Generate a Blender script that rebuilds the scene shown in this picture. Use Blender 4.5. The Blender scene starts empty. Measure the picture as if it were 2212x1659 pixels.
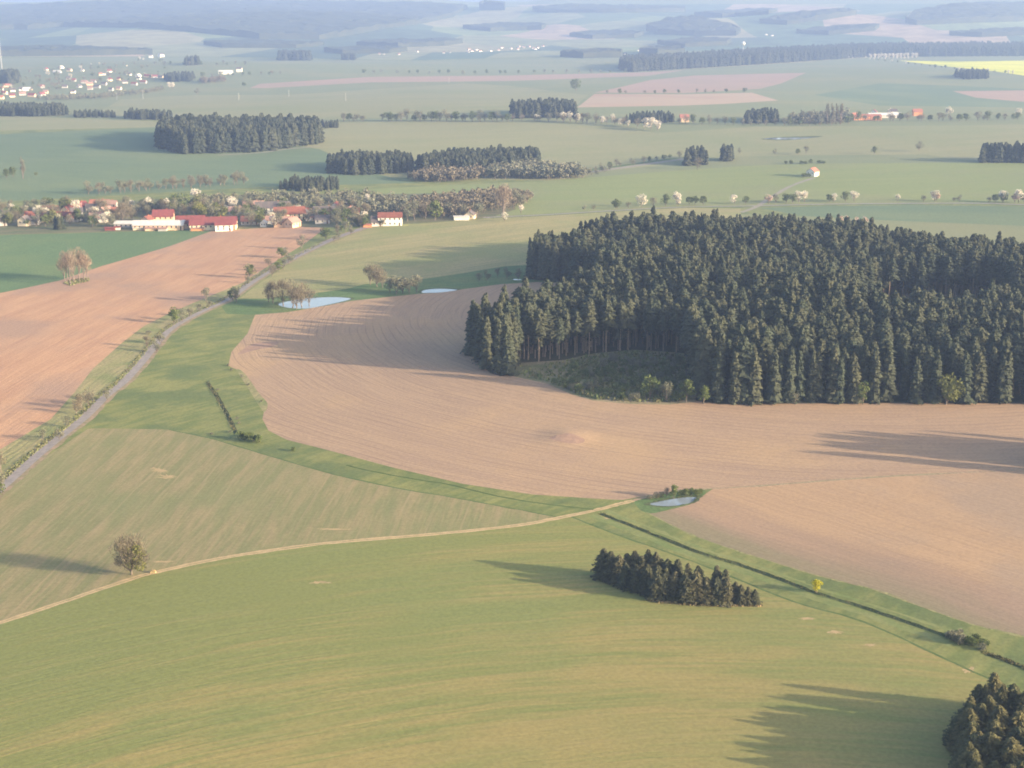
import bpy, math, random
import numpy as np
from mathutils import Vector, geometry

R = math.radians
sc = bpy.context.scene
# ------------------------------------------------------------------ camera
CAM_H = 150.0
W, H = 2212.0, 1659.0                     # pixel frame the layout was measured in
F = 3038.5
EYE = 24.0                                # row of the eye level
PITCH = math.atan((H / 2 - EYE) / F)
cam = bpy.data.cameras.new('camera')
cam.sensor_width = 36.0
cam.lens = 36.0 * F / W
cam.clip_start = 1.0
cam.clip_end = 60000.0
camo = bpy.data.objects.new('camera', cam)
sc.collection.objects.link(camo)
camo.location = (0, 0, CAM_H)
camo.rotation_euler = (math.pi / 2 - PITCH, 0, 0)
sc.camera = camo
# ------------------------------------------------------------------ light
SUN_EL, SUN_AZ = R(12.8), math.atan2(0.944, -0.329)      # azimuth clockwise from +Y
world = bpy.data.worlds.new("World")
sc.world = world
world.use_nodes = True
nt = world.node_tree
nt.nodes.clear()
sky = nt.nodes.new('ShaderNodeTexSky')
sky.sky_type = 'NISHITA'
sky.sun_disc = False
sky.sun_elevation = SUN_EL
sky.sun_rotation = SUN_AZ
sky.altitude = 500
sky.air_density = 1.0
sky.dust_density = 5.0
sky.ozone_density = 0.3
bg = nt.nodes.new('ShaderNodeBackground')
bg.inputs[1].default_value = 0.13
wo = nt.nodes.new('ShaderNodeOutputWorld')
nt.links.new(sky.outputs[0], bg.inputs[0])
nt.links.new(bg.outputs[0], wo.inputs[0])
sl = bpy.data.lights.new('sun', 'SUN')
sl.energy = 4.9
sl.angle = R(0.6)
sl.color = (1.0, 0.80, 0.54)
so = bpy.data.objects.new('sun', sl)
sc.collection.objects.link(so)
sdir = Vector((math.sin(SUN_AZ) * math.cos(SUN_EL), math.cos(SUN_AZ) * math.cos(SUN_EL), math.sin(SUN_EL)))
so.rotation_euler = sdir.to_track_quat('Z', 'Y').to_euler()
sc.view_settings.view_transform = 'Standard'
sc.view_settings.look = 'None'
sc.view_settings.exposure = 1.78
sc.view_settings.gamma = 1.0
cy = sc.cycles
cy.max_bounces = 4
cy.diffuse_bounces = 2
cy.glossy_bounces = 2
cy.transmission_bounces = 2
cy.volume_bounces = 1
cy.transparent_max_bounces = 8
cy.caustics_reflective = False
cy.caustics_refractive = False
cy.use_denoising = True
cy.pixel_filter_type = 'GAUSSIAN'
cy.filter_width = 2.1

# ------------------------------------------------------------------ terrain
rng = np.random.default_rng(7)


def sstep(t):
    t = np.clip(t, 0, 1)
    return t * t * (3 - 2 * t)


KNOLLS = []      # (x, y, height, radius)


def terr(x, y):
    x = np.asarray(x, float)
    y = np.asarray(y, float)
    d = np.sqrt(x * x + y * y)
    near = 1.0 / (1.0 + (d / 1500.0) ** 2)
    z = near * (2.6 * np.sin(x / 128 + 1.1) * np.sin(y / 150 + 0.4) + 2.0 * np.sin((0.55 * x + y) / 84 + 2.0)
                + 0.4 * np.sin((x - 0.4 * y) / 41 + 0.7))
    mid = sstep((d - 700) / 900) * (1 - sstep((d - 4200) / 1500))
    z = z + mid * (8.0 * np.sin(x / 330 + 0.9) * np.sin(y / 410 + 1.7) + 4.0 * np.sin((y + 0.35 * x) / 260))
    az = x / np.maximum(y, 200.0)
    u = 1106 + F * az
    sky_v = np.interp(u, [-2000, -400, 0, 60, 130, 200, 300, 880, 960, 1020, 1140, 1200, 1500, 2200, 4000],
                      [15, 12, 9, 12, 9, 2, -3, -3, 4, 7, 4, -2, -6, -8, -4])
    front = sstep((y - 2000) / 2000)
    D = 10500.0
    top = CAM_H + (EYE - sky_v) / F * D
    ramp = sstep((d - 4900) / (D - 4900))
    z = z + front * ramp * top
    far = front * sstep((d - 5200) / 1200)
    z = z + far * (14 * np.sin(x / 420 + 1) * np.sin(y / 600) + 9 * np.sin((x + y) / 310))
    for kx, ky, kh, kr in KNOLLS:
        z = z + kh * np.exp(-((x - kx) ** 2 + (y - ky) ** 2) / (kr * kr))
    return z


cp, sp = math.cos(PITCH), math.sin(PITCH)
_T = np.geomspace(120, 16000, 700)


def ground(u, v):
    """pixel arrays -> world xyz on the terrain (ray march)."""
    u = np.atleast_1d(np.asarray(u, float))
    v = np.atleast_1d(np.asarray(v, float))
    dx = (u - W / 2) / F
    dv = (H / 2 - v) / F
    dy = cp + dv * sp
    dz = -sp + dv * cp
    out = np.zeros((len(u), 3))
    for i0 in range(0, len(u), 2000):
        s = slice(i0, i0 + 2000)
        X = dx[s, None] * _T
        Y = dy[s, None] * _T
        Z = CAM_H + dz[s, None] * _T
        below = Z < terr(X, Y)
        hit = below.argmax(1)
        none = ~below.any(1)
        hit[none] = len(_T) - 1
        hit = np.maximum(hit, 1)
        a, b = _T[hit - 1].copy(), _T[hit].copy()
        for _ in range(18):
            m = (a + b) / 2
            bl = CAM_H + dz[s] * m < terr(dx[s] * m, dy[s] * m)
            b = np.where(bl, m, b)
            a = np.where(bl, a, m)
        t = (a + b) / 2
        out[s, 0] = dx[s] * t
        out[s, 1] = dy[s] * t
        out[s, 2] = terr(out[s, 0], out[s, 1])
    return out


def proj(P):
    P = np.asarray(P, float).reshape(-1, 3)
    x, y, z = P[:, 0], P[:, 1], P[:, 2] - CAM_H
    dep = y * cp - z * sp
    up = y * sp + z * cp
    return np.stack([W / 2 + F * x / dep, H / 2 - F * up / dep, dep], 1)


def g1(u, v):
    return ground([u], [v])[0]


for ku, kv, kh, kr in [(1750, 720, 9, 180), (1222, 944, 0.9, 8), (1480, 66, 45, 260), (2080, 48, 60, 420), (1720, 44, 40, 300), (520, 60, 35, 500), (1250, 60, 30, 350)]:
    p = g1(ku, kv)
    KNOLLS.append((p[0], p[1], kh, kr))


def densify(pts, step=9.0, closed=True):
    out = []
    n = len(pts)
    for i in range(n if closed else n - 1):
        a, b = np.array(pts[i], float), np.array(pts[(i + 1) % n], float)
        k = max(1, int(np.hypot(*(b - a)) / step))
        for j in range(k):
            out.append(a + (b - a) * j / k)
    if not closed:
        out.append(np.array(pts[-1], float))
    return np.array(out)


def smooth(pts, n=6, closed=False):
    P = np.array(pts, float)
    if closed:
        P = np.vstack([P[-1], P, P[0], P[1]])
    else:
        P = np.vstack([2 * P[0] - P[1], P, 2 * P[-1] - P[-2]])
    out = []
    for i in range(1, len(P) - 2):
        p0, p1, p2, p3 = P[i - 1], P[i], P[i + 1], P[i + 2]
        for t in np.arange(n) / n:
            out.append(0.5 * ((2 * p1) + (p2 - p0) * t + (2 * p0 - 5 * p1 + 4 * p2 - p3) * t * t + (3 * p1 - p0 - 3 * p2 + p3) * t ** 3))
    if not closed:
        out.append(P[-2])
    return np.array(out)


def poly_px(pts, sm=False, step=9.0):
    pts = smooth(pts, 4, True) if sm else pts
    q = densify(pts, step)
    return ground(q[:, 0], q[:, 1])[:, :2]


def line_px(pts, n=6):
    q = smooth(pts, n)
    return ground(q[:, 0], q[:, 1])[:, :2]


def ribbon(line, a, b, wob=0.0):
    """polygon between offsets a and b (metres, left positive) of a ground line."""
    t = np.gradient(line, axis=0)
    t /= np.linalg.norm(t, axis=1)[:, None]
    nrm = np.stack([-t[:, 1], t[:, 0]], 1)
    w1 = rng.normal(0, wob, len(line))[:, None]
    w2 = rng.normal(0, wob, len(line))[:, None]
    return np.vstack([line + nrm * (a + w1), (line + nrm * (b + w2))[::-1]])


def inside(P, poly):
    x, y = P[:, 0], P[:, 1]
    res = np.zeros(len(P), bool)
    bb = (x >= poly[:, 0].min()) & (x <= poly[:, 0].max()) & (y >= poly[:, 1].min()) & (y <= poly[:, 1].max())
    idx = np.nonzero(bb)[0]
    if len(idx) == 0:
        return res
    x, y = x[idx], y[idx]
    c = np.zeros(len(idx), bool)
    a = poly
    b = np.roll(poly, -1, axis=0)
    for (x1, y1), (x2, y2) in zip(a, b):
        if y1 == y2:
            continue
        m = ((y1 > y) != (y2 > y)) & (x < (x2 - x1) * (y - y1) / (y2 - y1) + x1)
        c ^= m
    res[idx] = c
    return res


# ------------------------------------------------------------------ materials
def mat(name):
    m = bpy.data.materials.new(name)
    m.use_nodes = True
    n = m.node_tree
    b = n.nodes['Principled BSDF']
    b.inputs['Roughness'].default_value = 0.9
    b.inputs['Specular IOR Level'].default_value = 0.15
    return m, n, b


def N(n, t, **kw):
    x = n.nodes.new(t)
    for k, v in kw.items():
        setattr(x, k, v)
    return x


def math_n(n, op, a, b=None, c=None):
    x = N(n, 'ShaderNodeMath', operation=op)
    for i, v in enumerate((a, b, c)):
        if v is None:
            continue
        if isinstance(v, (int, float)):
            x.inputs[i].default_value = v
        else:
            n.links.new(v, x.inputs[i])
    return x.outputs[0]


def rng_n(n, v, a, b, c, d):
    x = N(n, 'ShaderNodeMapRange')
    x.interpolation_type = 'SMOOTHSTEP'
    n.links.new(v, x.inputs[0])
    for i, q in enumerate((a, b, c, d)):
        x.inputs[i + 1].default_value = q
    return x.outputs[0]


def mixc(n, f, a, b, blend='MIX'):
    x = N(n, 'ShaderNodeMix', data_type='RGBA', blend_type=blend)
    if isinstance(f, (int, float)):
        x.inputs[0].default_value = f
    else:
        n.links.new(f, x.inputs[0])
    for i, c in ((6, a), (7, b)):
        if isinstance(c, tuple):
            x.inputs[i].default_value = (*c, 1)
        else:
            n.links.new(c, x.inputs[i])
    return x.outputs[2]


def noise(n, vec, scale, detail=2.0, rough=0.5):
    x = N(n, 'ShaderNodeTexNoise')
    n.links.new(vec, x.inputs['Vector'])
    x.inputs['Scale'].default_value = scale
    x.inputs['Detail'].default_value = detail
    x.inputs['Roughness'].default_value = rough
    return x.outputs['Fac']


def comb(n, x, y, z=0.0):
    c = N(n, 'ShaderNodeCombineXYZ')
    for i, v in enumerate((x, y, z)):
        if isinstance(v, (int, float)):
            c.inputs[i].default_value = v
        else:
            n.links.new(v, c.inputs[i])
    return c.outputs[0]


def field_mat(name, c1, c2, c3, direction=None, centre=None, stripe=2.2, amt=0.5, patch=60.0, tram=0.0, tram_w=9.0,
              tram_c=None, bump=0.25, broad=14.0, seed=0.0, warp=3.0, patch_amt=0.75, fine=0.25, grad=None, edge=None, longf=26.0, agrad=None):
    """cropped or ploughed ground: two tones in drilled stripes, a third in broad soil patches."""
    m, n, b = mat(name)
    tc = N(n, 'ShaderNodeTexCoord')
    pos = tc.outputs['Object']
    sep = N(n, 'ShaderNodeSeparateXYZ')
    n.links.new(pos, sep.inputs[0])
    x, y = sep.outputs[0], sep.outputs[1]
    if centre is not None:
        ax = math_n(n, 'SUBTRACT', x, float(centre[0]))
        ay = math_n(n, 'SUBTRACT', y, float(centre[1]))
        r = math_n(n, 'SQRT', math_n(n, 'ADD', math_n(n, 'MULTIPLY', ax, ax), math_n(n, 'MULTIPLY', ay, ay)))
        across = r
        along = math_n(n, 'MULTIPLY', math_n(n, 'ARCTAN2', ax, math_n(n, 'ADD', ay, 0.0)), 250.0)
    else:
        th = math.atan2(direction[1], direction[0])
        ca, sa = math.cos(th), math.sin(th)
        along = math_n(n, 'ADD', math_n(n, 'MULTIPLY', x, ca), math_n(n, 'MULTIPLY', y, sa))
        across = math_n(n, 'ADD', math_n(n, 'MULTIPLY', x, -sa), math_n(n, 'MULTIPLY', y, ca))
    wn = noise(n, pos, 1 / 70.0, 2)
    across = math_n(n, 'ADD', across, math_n(n, 'MULTIPLY', math_n(n, 'SUBTRACT', wn, 0.5), warp * 4))
    v1 = comb(n, math_n(n, 'DIVIDE', across, stripe), math_n(n, 'DIVIDE', along, stripe * longf), seed)
    s1 = noise(n, v1, 1.0, 2.5, 0.6)
    v2 = comb(n, math_n(n, 'DIVIDE', across, broad), math_n(n, 'DIVIDE', along, broad * longf * 0.35), seed + 5)
    s2 = noise(n, v2, 1.0, 2.0, 0.55)
    s = math_n(n, 'ADD', math_n(n, 'MULTIPLY', s1, 0.5), math_n(n, 'MULTIPLY', s2, 0.5))
    if grad:      # the pale soil shows more towards one side of the field
        s = math_n(n, 'ADD', s, rng_n(n, x, grad[0], grad[1], -grad[2], grad[2]))
    if agrad:
        s = math_n(n, 'ADD', s, rng_n(n, across, agrad[0], agrad[1], agrad[2], -agrad[2]))
    f1 = rng_n(n, s, 0.38, 0.62, 0.5 - amt / 2, 0.5 + amt / 2)
    col = mixc(n, f1, c1, c2)
    vp = comb(n, math_n(n, 'ADD', x, seed * 31.0), y, 0.0)
    pn = noise(n, vp, 1.0 / patch, 4.0, 0.55)
    col = mixc(n, rng_n(n, pn, 0.46, 0.66, 0.0, patch_amt), col, c3)
    if edge:      # greener, darker ground towards the strip, fading out over some twenty metres
        wob = math_n(n, 'ADD', across, math_n(n, 'MULTIPLY', math_n(n, 'SUBTRACT', s2, 0.5), 34.0))
        col = mixc(n, rng_n(n, wob, edge[0] + 10, edge[1] + 16, 0.75, 0.0), col, edge[3])
        col = mixc(n, rng_n(n, wob, edge[0], edge[1] - 4, 0.9, 0.0), col, edge[2])
    fn = noise(n, pos, 0.9, 4.0, 0.65)
    mul = rng_n(n, fn, 0.25, 0.75, 1 - fine, 1 + fine)
    col = mixc(n, 1.0, col, comb(n, mul, mul, mul), 'MULTIPLY')
    if tram > 0:
        md = math_n(n, 'PINGPONG', across, tram_w)
        fac = rng_n(n, md, 0.0, 0.55, tram, 0.0)
        brk = rng_n(n, noise(n, comb(n, math_n(n, 'DIVIDE', across, 15.0), math_n(n, 'DIVIDE', along, 60.0), 3.0), 1.0, 2), 0.4, 0.6, 0.1, 1.0)
        fac = math_n(n, 'MULTIPLY', fac, brk)
        col = mixc(n, fac, col, tram_c or c3)
    n.links.new(col, b.inputs['Base Color'])
    if bump > 0:
        bm = N(n, 'ShaderNodeBump')
        bm.inputs['Strength'].default_value = 1.0
        bm.inputs['Distance'].default_value = bump
        hgt = math_n(n, 'ADD', math_n(n, 'MULTIPLY', s1, 1.2), math_n(n, 'MULTIPLY', fn, 0.5))
        n.links.new(hgt, bm.inputs['Height'])
        n.links.new(bm.outputs[0], b.inputs['Normal'])
    return m


def plain(name, col, col2=None, scale=0.5, rough=0.9, bump=0.0, spec=0.15):
    m, n, b = mat(name)
    tc = N(n, 'ShaderNodeTexCoord')
    f = noise(n, tc.outputs['Object'], scale, 4.0, 0.6)
    c2 = col2 or tuple(c * 0.7 for c in col)
    n.links.new(mixc(n, rng_n(n, f, 0.35, 0.65, 0, 1), col, c2), b.inputs['Base Color'])
    b.inputs['Roughness'].default_value = rough
    b.inputs['Specular IOR Level'].default_value = spec
    if bump:
        bm = N(n, 'ShaderNodeBump')
        bm.inputs['Distance'].default_value = bump
        n.links.new(f, bm.inputs['Height'])
        n.links.new(bm.outputs[0], b.inputs['Normal'])
    return m


def leaf_mat(name, c1, c2, transl=0.0, var=0.35):
    m, n, b = mat(name)
    at = N(n, 'ShaderNodeAttribute', attribute_name='tint')
    oi = N(n, 'ShaderNodeObjectInfo')
    f = math_n(n, 'FRACT', math_n(n, 'ADD', at.outputs['Fac'], oi.outputs['Random']))
    col = mixc(n, f, c1, c2)
    g = N(n, 'ShaderNodeTexCoord')
    fn = noise(n, g.outputs['Object'], 0.8, 3.0, 0.6)
    mul = rng_n(n, fn, 0.3, 0.7, 1 - var, 1 + var)
    col = mixc(n, 1.0, col, comb(n, mul, mul, mul), 'MULTIPLY')
    n.links.new(col, b.inputs['Base Color'])
    b.inputs['Roughness'].default_value = 0.85
    if transl > 0:
        tr = N(n, 'ShaderNodeBsdfTranslucent')
        n.links.new(col, tr.inputs[0])
        mx = N(n, 'ShaderNodeMixShader')
        mx.inputs[0].default_value = transl
        n.links.new(b.outputs[0], mx.inputs[1])
        n.links.new(tr.outputs[0], mx.inputs[2])
        n.links.new(mx.outputs[0], n.nodes['Material Output'].inputs[0])
    return m


def patchwork(name, cols, size=(420, 700)):
    """far countryside: a patchwork of fields, each with its own crop."""
    m, n, b = mat(name)
    tc = N(n, 'ShaderNodeTexCoord')
    mp = N(n, 'ShaderNodeMapping')
    mp.inputs['Rotation'].default_value[2] = 0.35
    mp.inputs['Scale'].default_value = (1 / size[0], 1 / size[1], 1e-6)
    n.links.new(tc.outputs['Object'], mp.inputs[0])
    vo = N(n, 'ShaderNodeTexVoronoi')
    vo.inputs['Scale'].default_value = 1.0
    n.links.new(mp.outputs[0], vo.inputs['Vector'])
    sp_ = N(n, 'ShaderNodeSeparateColor')
    n.links.new(vo.outputs['Color'], sp_.inputs[0])
    cr = N(n, 'ShaderNodeValToRGB')
    cr.color_ramp.interpolation = 'CONSTANT'
    e = cr.color_ramp.elements
    while len(e) < len(cols):
        e.new(0.5)
    for i, c in enumerate(cols):
        e[i].position = i / len(cols)
        e[i].color = (*c, 1)
    n.links.new(sp_.outputs[0], cr.inputs[0])
    fn = noise(n, tc.outputs['Object'], 0.012, 4, 0.6)
    mul = rng_n(n, fn, 0.3, 0.7, 0.8, 1.2)
    n.links.new(mixc(n, 1.0, cr.outputs[0], comb(n, mul, mul, mul), 'MULTIPLY'), b.inputs['Base Color'])
    return m


GA, GB, GC = (0.125, 0.150, 0.062), (0.200, 0.190, 0.085), (0.105, 0.150, 0.065)
M = {}
_a = math.atan2(-108, 94)
_e = [-math.sin(_a) * q[0] + math.cos(_a) * q[1] for q in ground(np.array([1489, 1770, 2099]), np.array([1154, 1245, 1349]))]
EDGE = (min(_e) - 2, max(_e) + 22, (0.185, 0.165, 0.100), (0.225, 0.160, 0.125))
roaddir = (0.11, 1.0)
M['meadow'] = field_mat('meadow_grass', (0.118, 0.145, 0.050), (0.185, 0.190, 0.070), (0.085, 0.118, 0.048), direction=(0.8, 1), stripe=3, longf=7, amt=0.95, patch=24, bump=0.1, broad=9, seed=1, fine=0.15)
M['front_crop'] = field_mat('young_crop_front', (0.138, 0.168, 0.055), (0.262, 0.208, 0.086), (0.155, 0.178, 0.064), centre=(44, 40), stripe=1.4, amt=0.62, patch=60, bump=0.1, broad=10, seed=2, fine=0.12, warp=2.0, tram=0.28, tram_w=5.5, tram_c=(0.27, 0.215, 0.105), patch_amt=0.55, grad=(-90, 70, 0.04), longf=20, agrad=(190, 340, 0.09))
M['tan_crop'] = field_mat('young_crop_on_pale_soil', (0.160, 0.165, 0.075), (0.245, 0.200, 0.108), (0.165, 0.175, 0.080), direction=(0.09, 1), stripe=1.1, amt=0.8, patch=45, bump=0.05, fine=0.12, broad=6, seed=3, warp=0.8, tram=0.45, tram_w=5, tram_c=(0.29, 0.225, 0.13), patch_amt=0.6, longf=18)
M['plough_left'] = field_mat('harrowed_soil_left', (0.330, 0.195, 0.125), (0.400, 0.245, 0.150), (0.270, 0.185, 0.140), direction=roaddir, stripe=1.2, amt=0.9, patch=80, bump=0.12, fine=0.12, broad=8, seed=4, tram=0.3, tram_w=7, tram_c=(0.24, 0.15, 0.11), warp=1.0)
M['plough_mid'] = field_mat('harrowed_soil_centre', (0.270, 0.190, 0.135), (0.320, 0.225, 0.150), (0.345, 0.238, 0.142), centre=(150, 700), stripe=1.0, amt=0.8, patch=75, bump=0.14, fine=0.12, broad=7, seed=5, tram=0.5, tram_w=1.9, tram_c=(0.180, 0.120, 0.090), warp=1.8)
M['plough_right'] = field_mat('harrowed_soil_right', (0.305, 0.208, 0.132), (0.345, 0.235, 0.145), (0.260, 0.195, 0.145), direction=(94, -108), stripe=1.5, amt=0.7, patch=60, bump=0.1, fine=0.1, broad=12, seed=6, edge=EDGE, tram=0.2, tram_w=8, tram_c=(0.24, 0.17, 0.13), warp=3)
M['soil_headland'] = field_mat('soil_headland', (0.290, 0.195, 0.140), (0.250, 0.200, 0.130), (0.210, 0.190, 0.115), direction=(94, -108), stripe=1.1, amt=1.0, patch=45, bump=0.2, broad=4, seed=6.5)
M['green_left'] = field_mat('green_crop_left', (0.085, 0.140, 0.062), (0.100, 0.155, 0.068), (0.120, 0.165, 0.070), direction=roaddir, stripe=2, amt=0.7, patch=90, bump=0.1, seed=7, tram=0.2, tram_w=9, tram_c=(0.14, 0.17, 0.08))
M['yellow_crop'] = field_mat('yellowish_crop', (0.190, 0.190, 0.085), (0.270, 0.235, 0.115), (0.180, 0.200, 0.080), direction=(0.7, 0.6), stripe=2.5, amt=0.9, patch=70, bump=0.1, seed=8, broad=16)
M['verge'] = field_mat('dry_verge', (0.200, 0.195, 0.090), (0.245, 0.215, 0.110), (0.130, 0.160, 0.060), direction=roaddir, stripe=1.6, amt=1, patch=18, bump=0.2, seed=9, broad=5)
M['wet_meadow'] = field_mat('wet_meadow_grass', (0.070, 0.120, 0.045), (0.095, 0.145, 0.055), (0.120, 0.150, 0.055), direction=(1, 0.2), stripe=4, amt=0.8, patch=22, bump=0.2, seed=10)
M['green_a'] = field_mat('winter_crop_bright', (0.155, 0.190, 0.072), (0.180, 0.205, 0.078), (0.175, 0.185, 0.088), direction=(1, 0.25), stripe=5, amt=0.8, patch=160, bump=0.0, seed=11, broad=22)
M['green_b'] = field_mat('winter_crop_dull', (0.140, 0.165, 0.085), (0.160, 0.178, 0.090), (0.180, 0.182, 0.092), direction=(1, 0.1), stripe=6, amt=0.8, patch=220, bump=0.0, seed=12, broad=30)
M['green_c'] = field_mat('winter_crop_pale', (0.185, 0.192, 0.098), (0.210, 0.205, 0.108), (0.165, 0.185, 0.088), direction=(1, 0.4), stripe=6, amt=0.9, patch=240, bump=0.0, seed=13, broad=34)
M['green_d'] = field_mat('winter_crop_deep', (0.092, 0.135, 0.076), (0.108, 0.150, 0.080), (0.130, 0.165, 0.085), direction=(1, -0.2), stripe=6, amt=0.8, patch=200, bump=0.0, seed=14, broad=26)
M['pink_soil'] = field_mat('reddish_far_soil', (0.260, 0.185, 0.145), (0.300, 0.210, 0.160), (0.250, 0.190, 0.140), direction=(1, 0.1), stripe=6, amt=0.8, patch=200, bump=0.0, seed=15, broad=26)
M['tan_soil'] = field_mat('tan_far_soil', (0.340, 0.255, 0.180), (0.310, 0.240, 0.180), (0.300, 0.200, 0.150), direction=(1, 0.1), stripe=6, amt=0.8, patch=200, bump=0.0, seed=16, broad=26)
M['rape'] = field_mat('flowering_rape', (0.620, 0.580, 0.045), (0.520, 0.520, 0.055), (0.360, 0.400, 0.070), direction=(1, 0.0), stripe=6, amt=0.6, patch=150, bump=0.0, seed=17)
M['scrub'] = field_mat('scrubby_ground', (0.100, 0.110, 0.060), (0.150, 0.135, 0.080), (0.085, 0.110, 0.050), direction=(1, 0.3), stripe=2, amt=1, patch=14, bump=0.5, seed=18)
M['forest_floor'] = plain('forest_floor', (0.055, 0.050, 0.032), (0.035, 0.045, 0.022), 0.3, bump=0.3)
M['clearing'] = field_mat('clearing_ground', (0.150, 0.150, 0.080), (0.240, 0.195, 0.125), (0.110, 0.135, 0.055), direction=(1, 0.2), stripe=2.5, amt=1, patch=12, bump=0.5, seed=19)
M['far'] = patchwork('far_patchwork', [(0.070, 0.110, 0.060), (0.150, 0.185, 0.075), (0.300, 0.225, 0.150), (0.090, 0.130, 0.060), (0.230, 0.215, 0.110), (0.055, 0.085, 0.048), (0.180, 0.190, 0.090)])
M['asphalt'] = plain('worn_asphalt', (0.245, 0.220, 0.212), (0.190, 0.175, 0.170), 0.5, 0.8)
M['dirt'] = plain('pale_dirt', (0.440, 0.320, 0.190), (0.330, 0.250, 0.140), 0.6, 0.95, 0.1)
M['dirt_grey'] = plain('grey_farm_road', (0.240, 0.215, 0.180), (0.200, 0.190, 0.150), 0.3, 0.9)
M['shoulder'] = plain('gravel_shoulder', (0.270, 0.195, 0.140), (0.180, 0.160, 0.090), 0.35, 0.95, 0.2)
M['ditch'] = plain('ditch_vegetation', (0.058, 0.080, 0.036), (0.088, 0.105, 0.048), 0.5, 0.95, 0.5)
M['ditch_green'] = plain('sunken_green_strip', (0.060, 0.100, 0.034), (0.090, 0.120, 0.045), 0.4, 0.95, 0.3)
M['bare'] = plain('bare_dry_patch', (0.360, 0.270, 0.150), (0.270, 0.215, 0.110), 0.5)
M['dark_soil'] = plain('darker_soil', (0.250, 0.165, 0.125), (0.290, 0.195, 0.145), 0.3, bump=0.3)
mw, nw, bw = mat('pond_surface')
bw.inputs['Base Color'].default_value = (0.20, 0.24, 0.28, 1)
bw.inputs['Roughness'].default_value = 0.06
bw.inputs['Specular IOR Level'].default_value = 0.9
bw.inputs['IOR'].default_value = 1.5
M['water'] = mw

# ------------------------------------------------------------------ land: one conforming sheet, cut into its fields
STRIP_LO = [(1234, 1116), (1338, 1157), (1448, 1195), (1563, 1239), (1715, 1300), (1825, 1330), (1907, 1360), (2017, 1412), (2107, 1453), (2212, 1500), (2400, 1590)]
STRIP_HI = [(1390, 1104), (1489, 1154), (1606, 1195), (1770, 1245), (1880, 1272), (1990, 1311), (2099, 1349), (2212, 1376), (2400, 1420)]
MEADOW_LO = [(190, 922), (215, 925), (364, 928), (454, 947), (583, 985), (720, 1024), (857, 1054), (970, 1073), (1100, 1097), (1200, 1116)]
TRACK = [(-120, 1378), (0, 1345), (100, 1312), (270, 1255), (340, 1235), (500, 1202), (700, 1174), (900, 1157), (1100, 1137), (1200, 1120), (1295, 1100), (1340, 1088), (1368, 1081)]
ROAD = [(-60, 1105), (22, 1033), (72, 988), (128, 942), (183, 898), (227, 854), (267, 822), (310, 774), (340, 737), (369, 708), (431, 673), (490, 646), (548, 606), (603, 573), (704, 523), (787, 492), (812, 488)]
BOUND = [(1368, 1081), (1430, 1066), (1520, 1056), (1600, 1052), (1900, 1030), (2212, 1015), (2500, 1002)]
road_l = line_px(ROAD)
track_l = line_px(TRACK)
land = []          # (name, material, polygon)


def L(name, m, poly):
    land.append((name, m, poly))


ext = 2560
L('far_fields', 'far', poly_px([(-500, 128), (0, 122), (430, 122), (900, 130), (1330, 118), (1500, 110), (2212, 100), (2700, 95), (2700, 8), (1200, 9), (1000, 12), (600, 8), (-500, 16)], step=30))
# far middle distance
L('crop_field', 'green_b', poly_px([(-500, 130), (330, 124), (900, 132), (1340, 122), (1361, 153), (1480, 148), (1642, 137), (1875, 122), (2212, 120), (2700, 118), (2700, 280), (1400, 290), (740, 264), (-500, 252)], step=22))
L('crop_field', 'green_c', poly_px([(200, 250), (260, 215), (420, 205), (620, 205), (1000, 180), (1100, 185), (1270, 205), (1240, 232), (1100, 240), (740, 258)], step=20))
L('crop_field', 'green_d', poly_px([(1760, 205), (1900, 180), (2060, 185), (2212, 192), (2600, 200), (2600, 235), (2212, 232), (1900, 228)], step=20))
L('ploughed_field', 'pink_soil', poly_px([(540, 190), (560, 181), (800, 166), (1100, 163), (1400, 156), (1480, 151), (1400, 164), (1100, 175), (800, 178), (580, 190)], step=20))
L('ploughed_field', 'pink_soil', poly_px([(1284, 200), (1340, 188), (1404, 173), (1500, 163), (1742, 157), (1688, 180), (1642, 192), (1475, 201)], step=20))
L('ploughed_field', 'tan_soil', poly_px([(1284, 203), (1475, 203.5), (1624, 200), (1681, 217), (1575, 224), (1475, 228), (1247, 232)], step=20))
L('rape_field', 'rape', poly_px([(1942, 131), (2080, 133), (2212, 131), (2500, 128), (2500, 168), (2212, 163), (2141, 153), (2041, 143)], step=20))
L('ploughed_field', 'pink_soil', poly_px([(2058, 197), (2212, 195), (2500, 192), (2500, 224), (2212, 220), (2108, 211)], step=20))
# middle distance
L('crop_field', 'green_c', poly_px([(-500, 250), (0, 250), (340, 262), (740, 262), (1000, 262), (1300, 270), (1420, 287), (1650, 273), (2100, 271), (2700, 255), (2700, 350), (2212, 350), (1600, 358), (1180, 390), (690, 380), (340, 330), (340, 275), (-500, 292)], step=16))
L('crop_field', 'green_d', poly_px([(-500, 292), (0, 290), (345, 274), (560, 300), (690, 322), (790, 368), (850, 385), (900, 395), (560, 404), (0, 436), (-500, 460)], step=16))
L('crop_field', 'green_b', poly_px([(1250, 386), (1300, 370), (1500, 350), (1600, 338), (1750, 335), (2000, 334), (2110, 347), (2500, 345), (2500, 351), (2212, 351), (1750, 353), (1600, 359), (1400, 373)], step=12))
L('crop_field', 'green_a', poly_px([(800, 408), (1000, 398), (1180, 391), (1300, 381), (1400, 373), (1600, 359), (1750, 353), (2212, 351), (2700, 349), (2700, 445), (2212, 440), (1975, 437), (1775, 439), (1608, 444), (1475, 445), (1304, 454), (1171, 462), (1061, 467), (900, 440)], step=12))
L('crop_field', 'green_d', poly_px([(1640, 449), (1775, 445), (1975, 443), (2212, 446), (2700, 450), (2700, 520), (2212, 490), (1950, 480), (1750, 470)], step=12))
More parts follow.
